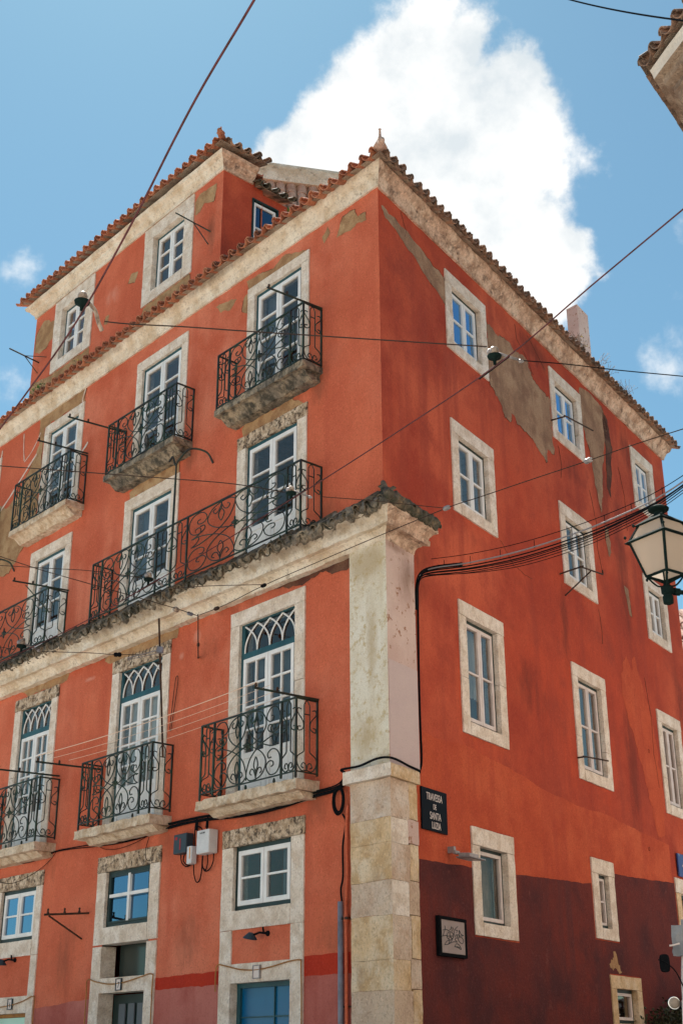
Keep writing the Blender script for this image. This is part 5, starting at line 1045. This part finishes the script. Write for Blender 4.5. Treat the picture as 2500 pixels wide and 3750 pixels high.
# --- neighbour house, right
NB = empty('neighbour_house', 'cream house corner with brown cornice and tiled eaves at the top right', 'house')
w = MB()
for fr, s1 in ((FNA, 26), (FNB, 14)): w.f.append(tuple(w.V(fr.P(a, 0, z)) for a, z in ((0, -.5), (s1, -.5), (s1, 11.6), (0, 11.6))))
pA, pB = FNA.P(26, 0, 0), FNB.P(14, 0, 0); pC = Vector((pB.x + 4, pA.y + 2, 0)); 
for P_, Q_ in ((pA, pC), (pC, pB)): w.f.append(tuple(w.V(q_) for q_ in (P_ - Vector((0, 0, .5)), Q_ - Vector((0, 0, .5)), Q_ + Vector((0, 0, 11.6)), P_ + Vector((0, 0, 11.6)))))
w.build('wall', 'cream', NB)
def corn2(fr, s1, k0, prof, material):
    n = int(s1 / .2); rows = []
    for e, z in prof:
        a = k0 * e; rows.append([fr.P(a + (s1 - a) * i / n, e, z) + noise.noise_vector(fr.P(i, e, z) * 4) * (.006 if i else 0) for i in range(n + 1)])
    mb = MB(); mb.quadgrid(rows); return mb.build('cornice', material, NB)
kN = nB.dot(dA) / (1 + nA.dot(nB))
PN = [(0, 11.28), (.03, 11.28), (.03, 11.36), (.06, 11.38), (.10, 11.50), (.12, 11.52), (.12, 11.60)]
for fr, s1 in ((FNA, 26), (FNB, 14)):
    corn2(fr, s1, kN, PN, 'brownc'); corn2(fr, s1, kN, [(.12, 11.60), (.20, 11.64), (.22, 11.72), (.30, 11.735)], 'brownc'); corn2(fr, s1, kN, [(.30, 11.735), (.31, 11.80), (.33, 11.86), (0, 11.9)], 'cream')
    eave(fr, 0, s1, .44, 11.90, 1.4, .5, 'eaves', 'tile_old', k0=kN, parent=NB, sp=.25, r=.095)
w = MB(); ap = (pA + pB) / 2; ap = Vector((ap.x + 3, ap.y, 14.5)); q0 = FNA.P(.3, -.8, 12.35)
for T in ((q0, FNA.P(26, -.8, 12.35), ap), (q0, FNB.P(14, -.8, 12.35), ap)): w.poly(T)
w.build('roof', 'tile_old', NB)
# --- house beyond, seen past the far end of the right wall
FH = empty('far_house', 'distant pale house with a wavy tiled roof behind the lamp bracket', 'house')
fo = aty(1566, 1352, 30); FF = Fr((fo.x - .15, fo.y), (1, .15), (.15, -1)); MB().box(FF, -.0, 5, -3, 0, 0, fo.z - 2.2).build('wall', 'cream', FH)
m_ = MB()
for i in range(16):
    for j in range(9): m_.tile(FF.P(.1 + i * .24, .3 - j * .28, fo.z - 2.25 + j * .27), (-FF.n + Vector((0, 0, .97))), FF.d, .10, .42, convex=True, n=6, th=.02)
m_.poly([FF.P(0, .3, fo.z - 2.3), FF.P(4, .3, fo.z - 2.3), FF.P(4, -2.3, fo.z + .2), FF.P(0, -2.3, fo.z + .2)]); m_.build('roof', 'tile_pale', FH)
# --- three wheeled taxi at the right edge
TK = empty('three_wheeler', 'white three wheeled taxi with black mirror and round chrome lamp at the lower right edge', 'vehicle')
FK = Fr((3.24, 13.0), (.829, -.559), (-.559, -.829)); g0 = gz(3.9, 13.4)
m_ = MB(); m_.tube(spline([FK.P(.0, .05, g0 + .55), FK.P(.0, .02, g0 + 1.1), FK.P(.03, -.08, g0 + 1.60)], 5), .028, 8); m_.tube(spline([FK.P(1.2, .05, g0 + .55), FK.P(1.2, .02, g0 + 1.1), FK.P(1.17, -.08, g0 + 1.60)], 5), .028, 8); m_.build('pillar', 'letter', TK, smooth=True)
MB().rbox(FK, .0, 1.22, -2.3, -.06, g0 + 1.62, g0 + 1.70, step=.15, amp=.012).build('roof', 'canvas', TK)
m_ = MB(); m_.rbox(FK, -.06, .06, -.12, .05, g0 + 1.36, g0 + 1.63, step=.045, amp=.018, sc=9); m_.tube([FK.P(-.05, .03, g0 + 1.40), FK.P(-.01, -.6, g0 + 1.38)], .035, 10); m_.build('rolled_curtain', 'canvas', TK)
m_ = MB(); pr = [(0, .30), (.42, .32), (.46, .6), (.34, .95), (.10, 1.05), (0, 1.0)]; rows = [[FK.P(.6 + u * .58, e * (1 - .45 * abs(u)) , g0 + z) for u in (-1, -.85, -.5, 0, .5, .85, 1)] for e, z in pr]; m_.quadgrid(rows); m_.rbox(FK, .02, 1.18, -2.2, -.3, g0 + .3, g0 + .85, step=.3, amp=.01); m_.build('body', 'letter', TK, smooth=False)
MB().poly([FK.P(.05, .03, g0 + 1.0), FK.P(1.15, .03, g0 + 1.0), FK.P(1.13, -.07, g0 + 1.58), FK.P(.07, -.07, g0 + 1.58)]).build('windscreen', 'glass', TK)
hl = aty(1549, 2305, 12.9); ml = aty(1527, 2213, 12.9)
m_ = MB(); m_.lathe(hl + Vector((0, .05, 0)), (-.1, -1, .0), [(.02, -.04), (.045, 0), (.056, .045), (.058, .055), (.054, .056)], 18); m_.build('headlight', 'chrome', TK, smooth=True); MB().lathe(hl + Vector((-.006, -.008, 0)), (-.1, -1, 0), [(.0, -.01), (.05, 0.002), (.03, .012), (.0, .016)], 18).build('headlight_lens', 'frost', TK, smooth=True)
MB().tube([hl + Vector((0, .03, -.02)), FK.P(.05, .05, hl.z - .08)], .012, 6).build('lamp_bracket', 'black', TK)
mo = MB(); Wm, Hm = .047, .082; pts = []
for k in range(16):
    t = 2 * math.pi * k / 16; c_, s__ = math.cos(t), math.sin(t); pts.append(ml + Vector((Wm * math.copysign(abs(c_) ** .55, c_), 0, Hm * math.copysign(abs(s__) ** .55, s__))))
mo.poly(pts, (.0, .035, 0)); mr_ = mo.build('mirror', 'black', TK, bevel=.006)
MB().tube(spline([ml + Vector((-.065, -.01, .03)), ml + Vector((.0, -.015, .005)), ml + Vector((.08, 0, -.06)), aty(1560, 2290 - 42, 12.95), FK.P(.02, .04, g0 + 1.02)], 4), .006, 6).build('mirror_arm', 'black', TK)
MB().tube(spline([aty(1537, 2173, 12.9), aty(1545, 2172, 12.9), aty(1560, 2168, 12.9)], 3), .009, 6).build('curtain_strap', 'letter', TK)
for x_, e in ((.6, .25), (.12, -1.8), (1.08, -1.8)):
    MB().lathe(FK.P(x_ - .06, e, g0 + .24), FK.d, [(.10, 0), (.24, .01), (.25, .06), (.24, .11), (.10, .12)], 20).build('wheel', 'black', TK, smooth=True)
# --- plants
def leafy(name, pts, n, spread, size, lb, cat='plant', grp=None, flowers=0, stalks=0, mt_='leaf', base=None):
    o_ = empty(name, lb, cat, grp); m_ = MB(); st = MB()
    for c_, w_ in pts:
        for k in range(n):
            d = Vector((random.gauss(0, 1) * spread * w_, random.gauss(0, 1) * spread * w_ * .6, abs(random.gauss(0, 1)) * spread * w_ * .8)); p_ = c_ + d
            u = Vector((random.uniform(-1, 1), random.uniform(-1, 1), random.uniform(-.3, 1))).normalized() * size * random.uniform(.6, 1.3); v = u.cross(Vector((random.uniform(-1, 1), random.uniform(-1, 1), random.uniform(-1, 1)))).normalized() * size * .35
            m_.f.append(tuple(m_.V(q_) for q_ in (p_, p_ + u * .5 + v, p_ + u, p_ + u * .5 - v)))
            if k % 6 == 0: st.tube([c_ - Vector((0, 0, .03)), c_.lerp(p_, .5) + Vector((0, 0, .01)), p_], .003, 3)
    m_.build('leaves', mt_, o_); st.build('stems', 'rust' if mt_ != 'leaf' else 'leaf', o_)
    if flowers:
        f_ = MB()
        for k in range(flowers):
            c_, w_ = random.choice(pts); p_ = c_ + Vector((random.gauss(0, 1) * spread * w_ * 1.6, random.gauss(0, .3) * spread, random.uniform(.3, 2.2) * spread * w_)); f_.lathe(p_, (0, 0, 1), [(.002, -.005), (.012, 0), (.009, .01), (.002, .014)], 6)
        f_.build('blossoms', 'flower', o_)
    if stalks:
        f_ = MB()
        for k in range(stalks):
            c_, w_ = random.choice(pts); f_.tube([c_ + Vector((random.uniform(-1, 1) * spread * 1.5, 0, 0)), c_ + Vector((random.uniform(-1, 1) * spread * 2, 0, spread * random.uniform(1.5, 3)))], .0035, 3)
        f_.build('dry_stalks', 'brownc', o_)
G_ = 'weeds growing on the roof edges'
leafy('roof_weed', [(hit(FL, 92, 893, .22), 1), (hit(FL, 84, 905, .24), .7)], 46, .09, .045, 'green weed sprouting on the lower eaves at the far left', grp=G_, stalks=6, flowers=3)
leafy('roof_weed', [(hit(FL, 178, 846, .22), .5), (hit(FL, 188, 838, .22), .9), (hit(FL, 196, 832, .22), .7)], 36, .06, .04, 'green weed with yellow flowers below the left attic window', grp=G_, flowers=14, stalks=3)
leafy('roof_weed', [(hit(FL, 668, 487, .15), .9), (hit(FL, 674, 483, .15), .7)], 40, .05, .04, 'small bright green tuft on the eaves in front of the attic flank', grp=G_, flowers=6)
leafy('roof_weed', [(hit(FL, 735, 447, .15), .7)], 20, .05, .03, 'sparse flowering tuft on the eaves near the corner', grp=G_, flowers=8, stalks=3)
leafy('roof_weed', [(hit(FR, 1325, 782, .0), .9), (hit(FR, 1338, 796, .0), .9)], 26, .08, .035, 'dry pale weeds on the eaves at the chimney foot', grp=G_, flowers=6, stalks=22, mt_='brownc')
leafy('roof_weed', [(hit(FR, 1400, 858, .05), .8), (hit(FR, 1382, 836, .05), .8)], 12, .09, .03, 'thin dry stalks on the eaves right of the chimney', grp=G_, stalks=12, mt_='brownc')
leafy('roof_weed', [(hit(FR, 1436, 905, .05), .9)], 16, .12, .03, 'wispy brown weed on the eaves near the right end', grp=G_, stalks=18, mt_='brownc')
leafy('roof_weed', [(hit(FL, 612, 432, -1.2), .9), (hit(FL, 600, 424, -1.2), .9), (hit(FL, 622, 440, -1.2), .9)], 34, .06, .04, 'mossy weeds on the little roof beside the attic', grp=G_, mt_='ivy')
leafy('bush', [(FR.P(7.7 + .28 * k, .35, 2.05 + .05 * k), 1.0) for k in range(9)], 240, .17, .07, 'dull green bush at the foot of the right wall', cat='bush', mt_='ivy')

# --- sunlit houses across the square, behind the viewer; they throw warm light back and show in the panes
for k_, (x0, x1, y0, h_, lb) in enumerate(((-34, -12, -9, 13, 'white rendered house with five bays across the square'), (-11.8, 6, -12, 15, 'cream rendered house with four bays across the square'), (6.2, 26, -10, 12, 'pale ochre house with four bays across the square'))):
    OH = empty('opposite_house', lb, 'house'); FO = Fr((x0, y0), (1, 0), (0, 1)); hs = []; nb = 5 if k_ == 0 else 4; wd = (x1 - x0) / nb
    for a_ in range(nb):
        for f_ in range(4):
            cx = wd * (a_ + .5); hs.append((cx - .6, cx + .6, 1.0 + f_ * 3.1, 2.9 + f_ * 3.1))
            fmw = MB(); u0, u1, v0, v1 = hs[-1]
            for q_ in ((u0, u0 + .12, v0, v1), (u1 - .12, u1, v0, v1), (u0 + .12, u1 - .12, v1 - .12, v1), (u0 + .12, u1 - .12, v0, v0 + .12), ((u0 + u1) / 2 - .05, (u0 + u1) / 2 + .05, v0 + .12, v1 - .12)): fmw.box(FO, q_[0], q_[1], -.1, .03, q_[2], q_[3])
            wn_ = fmw.build('window', 'white', OH); MB().box(FO, u0 + .12, u1 - .12, -.09, -.06, v0 + .12, v1 - .12).build('pane', 'blackglass', wn_)
    w_ = MB(); wall_sheet(w_, FO, 0, x1 - x0, -.5, h_, hs); w_.build('wall', 'cream', OH)
    w_ = MB(); w_.box(FO, .0, x1 - x0, -9, -.12, -.5, h_ - .02); w_.build('rear_wall', 'cream', OH)
    w_ = MB(); w_.poly([FO.P(-.3, .4, h_ + .02), FO.P(x1 - x0 + .3, .4, h_ + .02), FO.P(x1 - x0 + .3, -4.5, h_ + 2.2), FO.P(-.3, -4.5, h_ + 2.2)], (0, 0, .1)); w_.poly([FO.P(-.3, -9.2, h_ + .02), FO.P(x1 - x0 + .3, -9.2, h_ + .02), FO.P(x1 - x0 + .3, -4.5, h_ + 2.2), FO.P(-.3, -4.5, h_ + 2.2)], (0, 0, .1)); w_.build('roof', 'tile', OH)
